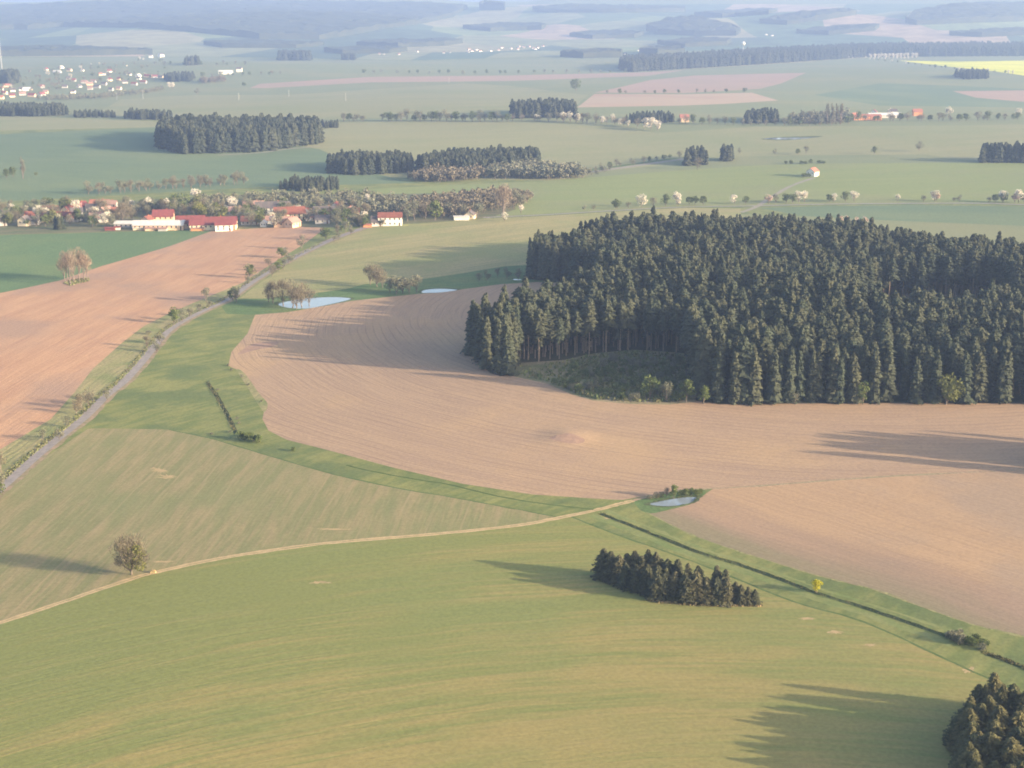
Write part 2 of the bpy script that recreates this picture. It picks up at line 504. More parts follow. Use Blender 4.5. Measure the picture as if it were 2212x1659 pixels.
L('crop_field', 'green_b', poly_px([(1580, 462), (1760, 468), (1960, 478), (2212, 488), (2700, 515), (2700, 640), (2212, 640), (1500, 540)], step=12))
L('crop_field', 'yellow_crop', poly_px([(518, 644), (560, 612), (640, 560), (714, 525), (800, 490), (870, 485), (1000, 477), (1100, 468), (1200, 464), (1330, 457), (1475, 449), (1600, 450), (1600, 470), (1500, 545), (1250, 575), (1140, 572), (1091, 575), (1006, 589), (910, 603), (787, 614), (745, 625), (679, 633), (567, 645)], step=10))
L('village_ground', 'scrub', poly_px([(-500, 515), (0, 507), (150, 503), (300, 499), (440, 496), (600, 492), (705, 491), (790, 486), (870, 484), (1000, 476), (1061, 469), (1115, 452), (1105, 430), (1000, 416), (800, 420), (600, 418), (420, 425), (200, 440), (0, 455), (-500, 480)], step=12))
L('crop_field', 'green_left', poly_px([(-500, 700), (0, 633), (55, 622), (128, 606), (219, 575), (292, 554), (366, 532), (457, 499), (440, 497), (300, 500), (150, 504), (0, 508), (-500, 516)], step=10))
L('ploughed_field', 'plough_left', poly_px([(-500, 1150), (0, 971), (55, 938), (110, 905), (161, 847), (201, 796), (263, 741), (311, 704), (369, 675), (457, 638), (523, 611), (600, 562), (660, 525), (704, 492), (640, 490), (560, 493), (457, 499), (366, 532), (292, 554), (219, 575), (128, 606), (55, 622), (0, 633), (-500, 700)], step=9))
L('wet_meadow', 'wet_meadow', poly_px([(518, 646), (567, 645), (679, 633), (745, 625), (787, 614), (910, 603), (1006, 589), (1091, 575), (1160, 572), (1240, 600), (1240, 612), (1160, 609), (1080, 614), (1006, 624), (913, 634), (841, 641), (759, 650), (704, 660), (622, 674), (551, 680), (490, 678), (478, 662)], step=8))
L('verge', 'verge', poly_px([(-300, 1075), (0, 971), (55, 938), (110, 905), (161, 847), (201, 796), (263, 741), (311, 704), (369, 675), (457, 638), (523, 611), (600, 564), (596, 573), (540, 607), (480, 645), (425, 672), (362, 706), (333, 735), (300, 774), (255, 822), (215, 854), (170, 898), (118, 938), (60, 988), (5, 1033), (-150, 1140)], step=8))
L('crop_field', 'tan_crop', poly_px([(-300, 1400), (-300, 1310), (-40, 1105), (40, 1040), (95, 990), (190, 926)] + MEADOW_LO[1:] + [(1234, 1113), (1190, 1122), (1100, 1137), (900, 1157), (700, 1174), (500, 1202), (340, 1235), (270, 1255), (100, 1312), (0, 1345)], step=9))
L('crop_field', 'front_crop', poly_px([(-300, 1430), (0, 1345), (100, 1312), (270, 1255), (340, 1235), (500, 1202), (700, 1174), (900, 1157), (1100, 1137), (1200, 1120)] + STRIP_LO + [(2600, 1750), (2600, 2400), (-300, 2400)], step=10))
BR2 = [(551, 680), (622, 674), (704, 660), (759, 650), (841, 641), (913, 634), (1006, 624), (1080, 614), (1160, 609), (1240, 612), (1300, 640), (1500, 700), (2212, 800), (2700, 800), (2700, 996), (2212, 1015), (1900, 1030), (1600, 1052), (1520, 1056), (1430, 1066), (1345, 1080), (1300, 1078), (1150, 1068), (1000, 1045), (850, 1010), (700, 970), (620, 950), (580, 930), (567, 905), (570, 890), (560, 870), (540, 835), (515, 800), (493, 790), (500, 760), (535, 720)]
L('ploughed_field', 'plough_mid', poly_px(BR2, step=8))
L('ploughed_field', 'plough_right', poly_px([(1400, 1110), (1440, 1103), (1490, 1090), (1525, 1066), (1540, 1056), (1600, 1052), (1900, 1030), (2212, 1015), (2700, 996), (2700, 1500)] + STRIP_HI[::-1], step=9))
L('pond_bank', 'wet_meadow', poly_px([(1370, 1083), (1387, 1104), (1415, 1108), (1460, 1094), (1518, 1071), (1523, 1063), (1516, 1057), (1469, 1058), (1434, 1066), (1390, 1076)], sm=True, step=6))
# forest clearing and forest floor
FOREST = [(1010, 752), (1060, 745), (1130, 722), (1200, 697), (1290, 662), (1285, 625), (1235, 612), (1145, 603), (1140, 590), (1165, 578), (1245, 575), (1256, 561), (1330, 547), (1500, 533), (1700, 532), (1800, 548), (1900, 563), (2000, 580), (2120, 592), (2250, 606), (2500, 630), (2900, 660), (2900, 720), (2900, 880), (2500, 878), (2212, 872), (2000, 870), (1700, 872), (1560, 873), (1503, 866), (1492, 815), (1478, 765), (1370, 757), (1285, 765), (1215, 780), (1118, 786), (1112, 806), (1085, 812), (1060, 806), (1033, 784)]
L('forest_floor', 'forest_floor', poly_px(FOREST, step=9))
L('forest_clearing', 'clearing', poly_px([(1112, 806), (1118, 784), (1215, 778), (1285, 763), (1370, 755), (1478, 763), (1492, 815), (1503, 868), (1440, 874), (1350, 872), (1280, 865), (1230, 850), (1180, 828), (1110, 813)], step=8))
GAP = [(1855, 655), (1960, 650), (2080, 648), (2170, 656), (2195, 712), (2100, 730), (2000, 733), (1850, 733)]
L('forest_clearing', 'clearing', poly_px(GAP, step=8))
for pts in ([(1186, 946), (1222, 936), (1236, 937), (1262, 948), (1256, 957), (1225, 957)],):
    L('dark_soil_patch', 'dark_soil', poly_px(pts, sm=True, step=6))  # the mound's dark wedge: shade of its flank put into the soil colour
L('dark_soil_patch', 'dark_soil', poly_px([(522, 757), (548, 742), (600, 738), (590, 748), (548, 757), (515, 766)], sm=True, step=6))
L('dry_grass_edge', 'verge', poly_px([(512, 800), (528, 806), (560, 850), (578, 872), (572, 890), (562, 880), (538, 842)], sm=True, step=6))
# ponds
PONDS = [
    [(602, 654), (649, 645), (677, 643), (723, 642), (756, 644.5), (748, 649), (704, 658), (660, 665), (620, 662)],
    [(913, 632), (951, 630.5), (989, 625), (951, 623), (918, 626)],
    [(1110, 604), (1125, 603.5), (1125, 602), (1110, 602)],
    [(1404, 1088), (1445, 1092), (1486, 1086), (1500, 1078), (1503, 1072), (1475, 1073), (1434, 1080)],
    [(1650, 301), (1708, 302), (1775, 294.5), (1720, 295), (1664, 298)],
]
pond_polys = []
for pp in PONDS:
    q = poly_px(pp, sm=True, step=5)
    pond_polys.append(q)
    if len(pond_polys) != 3:
        qc = q.mean(0)
        L('pond_margin', 'ditch', qc + (q - qc) * (1.0 + 2.2 / np.maximum(np.linalg.norm(q - qc, axis=1), 6.0))[:, None] + rng.normal(0, 0.25, q.shape))
    L('pond_water', 'water', q)
# bare dry spots in the crops
for cu, cv, a, b_ in [(345, 1016, 20, 7), (362, 1030, 22, 5), (352, 1213, 26, 2.2), (1742, 1336, 20, 3), (1805, 1366, 20, 4.5), (1880, 1393, 14, 3.5), (720, 1143, 40, 2), (1745, 1337, 12, 2), (1300, 1119, 22, 3), (2092, 1447, 14, 7), (690, 1258, 26, 3)]:
    t = np.linspace(0, 2 * np.pi, 27)[:-1]
    rr = rng.uniform(0.35, 1.25, 26)
    L('bare_soil', 'bare', poly_px([(cu + a * r_ * math.cos(q), cv + b_ * r_ * math.sin(q)) for q, r_ in zip(t, rr)], step=8))
# ditches
D_MAIN = line_px([(1294, 1107), (1350, 1129), (1418, 1156), (1503, 1190), (1606, 1222), (1698, 1255), (1759, 1278), (1880, 1316), (2017, 1363), (2072, 1384)])
D_MAIN2 = line_px([(2127, 1409), (2170, 1424), (2212, 1442), (2400, 1520)])
D_SMALL = line_px([(447, 825), (465, 850), (485, 885), (507, 930)])
D_THIN = line_px([(747, 1004), (802, 1017), (911, 1037), (970, 1046), (1080, 1072), (1180, 1088), (1284, 1100)])
D_ROAD = line_px([(u - 14 * (v - 24) / 800, v + 2) for u, v in ROAD[:-2]])
ditches = [(D_MAIN, 0.9, 0.6, 'ditch'), (D_MAIN2, 0.9, 0.6, 'ditch'), (D_SMALL, 0.95, 1.2, 'ditch'), (D_THIN, 0.4, 0.3, 'ditch_green'), (D_ROAD, 0.7, 0.6, 'ditch_green')]
for ln, wd, dp, mm in ditches:
    L('ditch', mm, ribbon(ln, wd, -wd, 0.12 * wd))
M['mown'] = field_mat('mown_strip', (0.150, 0.180, 0.068), (0.185, 0.195, 0.080), (0.120, 0.160, 0.055), direction=(94, -108), stripe=1.5, amt=0.9, patch=15, bump=0.05, seed=21, broad=4, fine=0.12)
L('meadow_strip', 'mown', ribbon(D_MAIN, -1.9, -4.6, 0.3))
L('meadow_strip', 'mown', ribbon(D_MAIN, 3.4, 2.1, 0.3))
# edge lines of the strips
for ln in (line_px(STRIP_LO), line_px(MEADOW_LO[2:])):
    L('field_margin', 'ditch_green', ribbon(ln, 0.35, -0.35, 0.08))
L('field_margin', 'verge', ribbon(line_px(STRIP_HI), 0.5, -0.1, 0.2))
L('field_margin', 'soil_headland', ribbon(line_px(BOUND), 0.6, -0.6, 0.15))
# roads and tracks
L('road_shoulder', 'shoulder', ribbon(road_l, 3.3, -4.2, 0.25))
L('road', 'asphalt', ribbon(road_l, 2.45, -2.45))
L('dirt_track', 'dirt', ribbon(track_l, 1.05, -1.05, 0.12))
L('grassy_track_middle', 'verge', ribbon(track_l, 0.2, -0.2, 0.08))
minor = line_px([(1050, 471), (1061, 469), (1171, 464), (1304, 456), (1475, 447), (1608, 445), (1775, 441), (1975, 439), (2131, 439), (2212, 442), (2600, 452)])
L('ditch', 'ditch_green', ribbon(minor, -3.2, -6.5, 0.3))
L('road', 'asphalt', ribbon(minor, 2.4, -2.4))
hill_track = line_px([(1601, 459), (1635, 446), (1661, 429), (1708, 402), (1758, 384)])
L('dirt_track', 'dirt_grey', ribbon(hill_track, 2.2, -2.2, 0.2))
farm_road = line_px([(1264, 373), (1370, 358), (1475, 343)])
L('ditch', 'ditch_green', ribbon(farm_road, 14, 4, 0.6))
L('dirt_track', 'dirt_grey', ribbon(farm_road, 4, -6, 0.5))
L('dirt_track', 'dirt_grey', ribbon(line_px([(470, 335), (560, 330), (620, 322), (690, 316)]), 2.5, -2.5))
L('dirt_track', 'dirt', ribbon(line_px([(1475, 149), (1642, 139.5), (1800, 128), (1875, 124)]), 4, -4))

# points of the sheet
pts2 = []
d = 140.0
rings = []
while d < 14500:
    rings.append(d)
    d += min(max(d * 0.013, 4.5), 55)
azs = np.concatenate([np.linspace(-70, -24, 20), np.arange(-23, 23.01, 0.42), np.linspace(24, 70, 20)])
for i, d in enumerate(rings):
    a = np.radians(azs + (0.21 if i % 2 else 0))
    pts2.append(np.stack([np.sin(a) * d, np.cos(a) * d], 1))
pts2 = np.vstack(pts2)
pts2 += rng.normal(0, 0.15, pts2.shape)
gx, gy = np.meshgrid(np.linspace(-15000, 15000, 31), np.linspace(-6000, 16000, 23))
outer = np.stack([gx.ravel(), gy.ravel()], 1) + 0.37
do = np.hypot(outer[:, 0], outer[:, 1])
ao = np.degrees(np.arctan2(outer[:, 0], outer[:, 1]))
outer = outer[(do > 14700) | (np.abs(ao) > 71)]
inner = np.array([(x, y) for x in np.arange(-120, 121, 30) for y in np.arange(-150, 131, 30) if math.hypot(x, y) < 125], float) + 0.21
allp = [pts2, outer, inner]
edges = []
base = sum(len(a) for a in allp)
for nm, mm, pl in land:
    allp.append(pl)
    k = len(pl)
    edges += [(base + i, base + (i + 1) % k) for i in range(k)]
    base += k
for ln, wd, dp, mm in ditches:
    allp.append(ln)
    edges += [(base + i, base + i + 1) for i in range(len(ln) - 1)]
    base += len(ln)
V2 = np.vstack(allp)
cv, ce, cf, _, _, _ = geometry.delaunay_2d_cdt([Vector((float(a), float(b))) for a, b in V2], edges, [], 0, 1e-3, False)
V = np.array([(v.x, v.y) for v in cv])
T = np.array(cf, dtype=np.int32)
cen = V[T].mean(1)
fid = np.full(len(T), -1)
for k, (nm, mm, pl) in enumerate(land):
    fid[inside(cen, pl)] = k
Z = terr(V[:, 0], V[:, 1])


def dist_line(P, ln):
    best = np.full(len(P), 1e9)
    for a, b in zip(ln[:-1], ln[1:]):
        ab = b - a
        t = np.clip(((P - a) @ ab) / (ab @ ab), 0, 1)
        best = np.minimum(best, np.linalg.norm(P - (a + t[:, None] * ab), axis=1))
    return best


for ln, wd, dp, mm in ditches:
    bb = (V[:, 0] > ln[:, 0].min() - 5) & (V[:, 0] < ln[:, 0].max() + 5) & (V[:, 1] > ln[:, 1].min() - 5) & (V[:, 1] < ln[:, 1].max() + 5)
    ii = np.nonzero(bb)[0]
    dd = dist_line(V[ii], ln)
    Z[ii] -= dp * np.clip(1 - dd / (wd + 0.3), 0, 1)
# analytic normals, so that neighbouring fields shade as one surface
e_ = 2.0
nx = -(terr(V[:, 0] + e_, V[:, 1]) - terr(V[:, 0] - e_, V[:, 1])) / (2 * e_)
ny = -(terr(V[:, 0], V[:, 1] + e_) - terr(V[:, 0], V[:, 1] - e_)) / (2 * e_)
NRM = np.stack([nx, ny, np.ones(len(V))], 1)
NRM /= np.linalg.norm(NRM, axis=1)[:, None]
pond_ids = {k: q for k, q in enumerate(land) if q[0] == 'pond_water'}
for k in pond_ids:
    vi = np.unique(T[fid == k])
    if len(vi):
        Z[vi] = Z[vi].mean() - 0.25


def mesh_from(name, verts, faces, mats, midx=None, smooth_f=False, tint=None):
    me = bpy.data.meshes.new(name)
    verts = np.asarray(verts, np.float32)
    faces = np.asarray(faces, np.int32)
    k = faces.shape[1]
    me.vertices.add(len(verts))
    me.vertices.foreach_set('co', verts.ravel())
    me.loops.add(faces.size)
    me.loops.foreach_set('vertex_index', faces.ravel())
    me.polygons.add(len(faces))
    me.polygons.foreach_set('loop_start', np.arange(0, faces.size, k, dtype=np.int32))
    me.polygons.foreach_set('loop_total', np.full(len(faces), k, np.int32))
    if midx is not None:
        me.polygons.foreach_set('material_index', np.asarray(midx, np.int32))
    me.polygons.foreach_set('use_smooth', np.full(len(faces), bool(smooth_f)))
    for m in mats:
        me.materials.append(m)
    if tint is not None:
        a = me.attributes.new('tint', 'FLOAT', 'POINT')
        a.data.foreach_set('value', np.asarray(tint, np.float32))
    me.update()
    me.validate()
    return me


def link(name, data, parent=None, loc=None, **props):
    o = bpy.data.objects.new(name, data)
    sc.collection.objects.link(o)
    if parent is not None:
        o.parent = parent
    if loc is not None:
        o.location = loc
    for k, v in props.items():
        o[k] = v
    return o


def sheet(name, sel, m, **props):
    t = T[sel]
    if len(t) == 0:
        return
    u, inv = np.unique(t, return_inverse=True)
    me = mesh_from(name, np.column_stack([V[u], Z[u]]), inv.reshape(-1, 3), [m], smooth_f=True)
    if name not in ('ditch', 'pond_water', 'field_margin'):
        me.normals_split_custom_set_from_vertices([tuple(q) for q in NRM[u]])
    return link(name, me, kind='structure', **props)


# make every triangle face up
P0, P1, P2 = V[T[:, 0]], V[T[:, 1]], V[T[:, 2]]
flip = ((P1[:, 0] - P0[:, 0]) * (P2[:, 1] - P0[:, 1]) - (P1[:, 1] - P0[:, 1]) * (P2[:, 0] - P0[:, 0])) < 0
T[flip] = T[flip][:, [0, 2, 1]]
sheet('ground', fid == -1, M['meadow'], label='green meadow between the road, the ditch and the fields')
for k, (nm, mm, pl) in enumerate(land):
    sheet(nm, fid == k, M[mm])

# ------------------------------------------------------------------ tree models (unit: metres)
def tube(p0, p1, r0, r1, k=5):
    p0, p1 = np.array(p0, float), np.array(p1, float)
    d = p1 - p0
    d /= np.linalg.norm(d)
    a = np.cross(d, [0, 0, 1.0] if abs(d[2]) < 0.9 else [1.0, 0, 0])
    a /= np.linalg.norm(a)
    b = np.cross(d, a)
    t = np.arange(k) * 2 * np.pi / k
    c = np.outer(np.cos(t), a) + np.outer(np.sin(t), b)
    v = np.vstack([p0 + c * r0, p1 + c * r1])
    f = []
    for i in range(k):
        j = (i + 1) % k
        f += [(i, j, k + j), (i, k + j, k + i)]
    return v, np.array(f)


class MB:
    def __init__(s):
        s.v, s.f, s.n = [], [], 0

    def add(s, v, f):
        s.v.append(np.asarray(v, float))
        s.f.append(np.asarray(f) + s.n)
        s.n += len(v)

    def get(s):
        return np.vstack(s.v), np.vstack(s.f)


def spruce_arrays(rg, h=1.0, rad=0.13, cb=0.3, whorls=15, boughs=8, core=0.5, split=1, bushy=1.0, pw=0.58):
    """crown of drooping boughs round a dark irregular core, plus the trunk; h is the height in metres."""
    c, t = MB(), MB()
    lean = rg.normal(0, 0.010, 2) * h
    lop = rg.uniform(0, 6.28)
    for i in range(whorls):
        tt = (i + rg.uniform(-0.3, 0.3)) / whorls
        tt = min(max(tt, 0), 0.985)
        z = h * (cb + (1 - cb) * tt)
        prof = (1 - tt) ** pw * (1.0 if tt > 0.12 else 0.75 + 2 * tt)
        r0 = rad * h * prof * rg.uniform(0.85, 1.15) + 0.012 * h
        cx, cyy = lean * (z / h) ** 2
        nb = max(4, int(boughs * (0.55 + 0.45 * prof)))
        ph = rg.uniform(0, 6.28)
        for j in range(nb):
            a = ph + (j + rg.uniform(-0.35, 0.35)) * 2 * np.pi / nb
            r = r0 * rg.uniform(0.65, 1.3) * (1 + 0.18 * math.cos(a - lop))
            if rg.random() < 0.06:
                continue
            w = r * rg.uniform(0.30, 0.46) * bushy + 0.01 * h
            droop = r * rg.uniform(0.25, 0.6) * (1 - 0.7 * tt)
            th = (1 - cb) * h / whorls * rg.uniform(0.8, 1.7)
            ca, sa = math.cos(a), math.sin(a)
            root = np.array([cx, cyy, z + th * 0.6])
            tip = np.array([cx + ca * r, cyy + sa * r, z - droop])
            midp = root * 0.4 + tip * 0.6
            s1 = midp + np.array([-sa * w, ca * w, -th * 0.25])
            s2 = midp + np.array([sa * w, -ca * w, -th * 0.25])
            rid = midp + np.array([0, 0, th * 0.45])
            bot = midp + np.array([-ca * r * 0.1, -sa * r * 0.1, -th * 0.9])
            c.add([root, s1, tip, s2, rid, bot], [(0, 1, 4), (1, 2, 4), (2, 3, 4), (3, 0, 4), (1, 5, 2), (2, 5, 3)])
            for q in range(split):
                f = rg.uniform(0.35, 1.0)
                pp = root * (1 - f) + tip * f
                w2 = w * rg.uniform(0.5, 0.9)
                sgn = rg.choice([-1, 1])
                e1 = pp + np.array([-sa * w2 * sgn * 1.6 + ca * r * 0.12, ca * w2 * sgn * 1.6 + sa * r * 0.12, -th * rg.uniform(0.1, 0.8)])
                e2 = pp + np.array([ca * r * 0.2, sa * r * 0.2, -th * rg.uniform(0, 0.5)])
                c.add([pp, e1, e2], [(0, 1, 2)])
    # core
    if core > 0:
        k, lv = 6, 6
        vs = []
        for i in range(lv):
            tt = i / (lv - 1)
            z = h * (cb + 0.02 + (1 - cb) * 0.97 * tt)
            rr = rad * h * core * ((1 - tt) ** pw * (0.8 if i == 0 else 1)) + 0.004 * h
            for j in range(k):
                a = j * 2 * np.pi / k + i * 0.5
                q = rr * rg.uniform(0.75, 1.2)
                vs.append((lean[0] * (z / h) ** 2 + math.cos(a) * q, lean[1] * (z / h) ** 2 + math.sin(a) * q, z))
        fs = []
        for i in range(lv - 1):
            for j in range(k):
                a, b = i * k + j, i * k + (j + 1) % k
                fs += [(a, b, b + k), (a, b + k, a + k)]
        c.add(vs, fs)
    v, f = tube((0, 0, -0.4), (lean[0] * 0.8, lean[1] * 0.8, h * 0.93), h * 0.0095 + 0.03, 0.02, 5)
    t.add(v, f)
    if cb > 0.2:
        for i in range(7):      # dead snags below the crown
            z = h * rg.uniform(0.08, cb)
            a = rg.uniform(0, 6.28)
            r = h * rg.uniform(0.02, 0.05)
            v, f = tube((0, 0, z), (math.cos(a) * r, math.sin(a) * r, z - 0.02 * h), 0.05, 0.02, 3)
            t.add(v, f)
    return c.get(), t.get()


def leafy_arrays(rg, h=8.0, rad=3.5, cb=0.2, n=500, size=0.5, clumps=9, thin=0.35, limbs=7, flat=1.0, twigs=0, up=False, kd=1.0):
    """broadleaf: forked trunk with limbs; crown of leaf-sized faces in uneven clumps (thin = narrow twiggy faces)."""
    c, t = MB(), MB()
    cz = h * (cb + (1 - cb) * 0.5)
    hz = h * (1 - cb) * 0.5
    tr = max(0.018 * h, 0.06)
    v, f = tube((0, 0, -0.3), (rg.normal(0, 0.02) * h, rg.normal(0, 0.02) * h, h * cb * 1.1 + 0.2), tr * 1.3, tr, 6)
    t.add(v, f)
    t0 = np.array([0, 0, h * cb])
    ctrs = []
    for i in range(clumps):
        a = rg.uniform(0, 6.28)
        zz = rg.uniform(-0.75, 0.95)
        rr = math.sqrt(max(0, 1 - zz * zz)) * rg.uniform(0.35, 0.85)
        ctrs.append(np.array([math.cos(a) * rr * rad * 0.8, math.sin(a) * rr * rad * 0.8, cz + zz * hz * 0.72]))
    for i in range(limbs):
        e = ctrs[i % len(ctrs)] if i < len(ctrs) else ctrs[rg.integers(len(ctrs))]
        midp = t0 * 0.5 + e * 0.5 + rg.normal(0, 0.04 * h, 3)
        midp[2] = max(midp[2], t0[2] + 0.05 * h)
        v, f = tube(t0 - [0, 0, 0.1 * h * cb], midp, tr * 0.7, tr * 0.42, 4)
        t.add(v, f)
        v, f = tube(midp, e, tr * 0.42, tr * 0.12, 4)
        t.add(v, f)
        for q in range(3):
            e2 = e + rg.normal(0, 0.13 * h, 3) * [1, 1, 0.8] + [0, 0, 0.05 * h]
            v, f = tube(midp * 0.4 + e * 0.6, e2, tr * 0.25, tr * 0.06, 3)
            t.add(v, f)
    cr = rad * 0.55
    # leaf faces
    ci = rg.integers(0, clumps, n)
    C = np.array(ctrs)[ci]
    csz = rg.uniform(0.6, 1.25, clumps)[ci][:, None]
    dv = rg.normal(0, 1, (n, 3))
    dv /= np.linalg.norm(dv, axis=1)[:, None]
    rr = rg.uniform(0.25, 1.0, n)[:, None] ** 0.45
    P = C + dv * rr * csz * np.array([cr, cr, cr * 0.85 * flat])
    lo = P[:, 2] < h * cb * 0.8
    P[lo, 2] = h * cb * 0.8 + rg.uniform(0, 0.1 * h, lo.sum())
    d1 = rg.normal(0, 1, (n, 3))
    if up:
        d1 = (P - t0) * rg.uniform(0.6, 1.0, (n, 1)) + d1 * rad * 0.35
        d1[:, 2] = np.abs(d1[:, 2]) + 0.4 * rad
    d1 /= np.linalg.norm(d1, axis=1)[:, None]
    d2 = np.cross(d1, rg.normal(0, 1, (n, 3)))
    d2 /= np.linalg.norm(d2, axis=1)[:, None]
    sz = size * rg.uniform(0.6, 1.4, (n, 1))
    a = P - d1 * sz
    b = P + d1 * sz
    cpt = P + d2 * sz * thin
    dpt = P - d2 * sz * thin
    v = np.stack([a, cpt, b, dpt], 1).reshape(-1, 3)
    i = np.arange(n)[:, None] * 4
    f = np.concatenate([i + [0, 1, 2], i + [0, 2, 3]], 1).reshape(-1, 3)
    c.add(v, f)
    return c.get(), t.get()


# foliage materials
FM = {
    'spruce': leaf_mat('spruce_needles', (0.032, 0.042, 0.028), (0.050, 0.054, 0.033)),
    'spruce_near': leaf_mat('spruce_needles_olive', (0.098, 0.088, 0.040), (0.055, 0.060, 0.030)),
    'spruce_mid': leaf_mat('spruce_needles_grey_green', (0.040, 0.046, 0.028), (0.080, 0.075, 0.042)),
    'bark': plain('spruce_bark', (0.330, 0.250, 0.185), (0.220, 0.170, 0.130), 1.5),
    'bark_grey': plain('grey_bark', (0.190, 0.160, 0.135), (0.120, 0.100, 0.085), 1.5),
    'bare': leaf_mat('bare_twigs', (0.165, 0.140, 0.100), (0.130, 0.118, 0.088), 0.1),
    'bare_red': leaf_mat('reddish_twigs', (0.230, 0.180, 0.140), (0.200, 0.165, 0.130), 0.2),
    'bare_grey': leaf_mat('greyish_buds', (0.165, 0.160, 0.115), (0.140, 0.150, 0.105), 0.1),
    'fresh': leaf_mat('fresh_leaves', (0.135, 0.165, 0.056), (0.105, 0.140, 0.050), 0.3),
    'green': leaf_mat('green_leaves', (0.090, 0.120, 0.045), (0.115, 0.140, 0.055), 0.2),
    'olive': leaf_mat('olive_leaves', (0.160, 0.165, 0.050), (0.120, 0.135, 0.050), 0.25),
    'yellow': leaf_mat('yellow_leaves', (0.480, 0.430, 0.030), (0.360, 0.350, 0.030), 0.3),
    'blossom': leaf_mat('white_blossom', (0.640, 0.590, 0.520), (0.500, 0.480, 0.400), 0.25),
    'pink': leaf_mat('pink_blossom', (0.500, 0.380, 0.320), (0.420, 0.330, 0.270), 0.2),
}


def model(kind, arr, mk, bk='bark_grey', tint=None):
    (cv_, cf_), (tv, tf) = arr
    cm = mesh_from('crown', cv_, cf_, [FM[mk]], tint=np.full(len(cv_), 0.0 if tint is None else tint))
    tm = mesh_from('trunk', tv, tf, [FM[bk]], smooth_f=True)
    return (kind, cm, tm)


def put(mod, p, s=1.0, label='', cat='tree', group=None, sz=None, rz=None, sxy=None):
    kind, cm, tm = mod
    o = bpy.data.objects.new(kind, None)
    sc.collection.objects.link(o)
    o.location = (float(p[0]), float(p[1]), float(p[2]))
    o.empty_display_size = 1
    k = s if sxy is None else sxy
    o.scale = (k, k, s)
    o.rotation_euler[2] = random.uniform(0, 6.28) if rz is None else rz
    o['label'] = label
    o['category'] = cat
    if group:
        o['group'] = group
    link('crown', cm, o)
    link('trunk', tm, o)
    return o


def pos_top(u, v, h):
    """ground point such that something h metres tall has its top at pixel (u, v)."""
    lo, hi = v, v + 1500.0
    for _ in range(30):
        m = (lo + hi) / 2
        p = g1(u, m)
        q = proj([[p[0], p[1], p[2] + h]])[0]
        if q[1] < v:
            lo = m
        else:
            hi = m
    return g1(u + 0, (lo + hi) / 2)


random.seed(11)
rg = np.random.default_rng(21)
SPR = [spruce_arrays(rg, 24, rg.uniform(0.12, 0.165), cb, wh + 3, 10, 0.5, pw=pw, bushy=.8) for cb, wh, pw in ((0.32, 16, .5), (0.42, 14, .42), (0.5, 12, .34), (0.36, 15, .58), (0.30, 16, .46), (0.46, 12, .32), (0.4, 14, .5), (0.52, 10, .30))]
SPR_LOW = [spruce_arrays(rg, 24, rg.uniform(0.12, 0.18), cb, 17, 10, 0.6, pw=rg.uniform(.4, .62)) for cb in (0.05, 0.08, 0.12, 0.05)]
MOD_SPR = [model('conifer_tree', a, 'spruce', 'bark') for a in SPR]
MOD_SPR_LOW = [model('conifer_tree', a, 'spruce', 'bark') for a in SPR_LOW]

# ------------------------------------------------------------------ the big forest
fpoly = poly_px(FOREST, step=9)
gap = poly_px(GAP, step=9)


def scatter(poly, step, jit=0.35, seed=1):
    q = np.random.default_rng(seed)
    x0, y0 = poly.min(0)
    x1, y1 = poly.max(0)
    gx, gy = np.meshgrid(np.arange(x0, x1, step), np.arange(y0, y1, step))
    P = np.stack([gx.ravel(), gy.ravel()], 1)
    P[:, 0] += (np.round((P[:, 1] - y0) / step) % 2) * step / 2
    P += q.normal(0, step * jit * 0.6, P.shape)
    P = P[inside(P, poly)]
    return P


FP = scatter(fpoly, 4.4, 0.75, 3)
FP = FP[~inside(FP, gap)]
edge = fpoly
de = dist_line(FP, np.vstack([fpoly, fpoly[:1]]))
q = np.random.default_rng(5)
fh = q.normal(22.5, 2.2, len(FP)) + 2.4 * np.sin(FP[:, 0] / 33) * np.sin(FP[:, 1] / 27)
fz = terr(FP[:, 0], FP[:, 1])
cl_front = proj(np.column_stack([FP, fz]))
# low-branched trees along the outer edges, bare-stemmed inside and round the clearing
front_edge = (cl_front[:, 0] > 1500) & (de < 7)
spur = (cl_front[:, 0] < 1110) & (de < 9)
low = front_edge | spur | ((de < 6) & (FP[:, 0] < 60) & (FP[:, 1] > 700))
keep = np.ones(len(FP), bool)
FP, fh, fz, low = FP[keep], fh[keep], fz[keep], low[keep]
pj = proj(np.column_stack([FP, fz]))
tp = proj(np.column_stack([FP, fz + fh]))
order = np.argsort(pj[:, 2])
skyl = np.full(3000, 5000.0)
vis = np.zeros(len(FP))
for i in order:
    u0 = int(pj[i, 0] - 8)
    u1 = int(pj[i, 0] + 8)
    if u1 < 0 or u0 >= 2212:
        continue
    s = slice(max(u0, 0), min(u1, 2999))
    b_ = np.minimum(skyl[s], pj[i, 1])
    vis[i] = np.maximum(b_ - tp[i, 1], 0).sum()
    skyl[s] = np.minimum(skyl[s], tp[i, 1])
N_IND = 255
ind = set(np.argsort(-vis)[:N_IND].tolist())
lab_in = 'tall dark spruce at the edge of the large forest on the right'
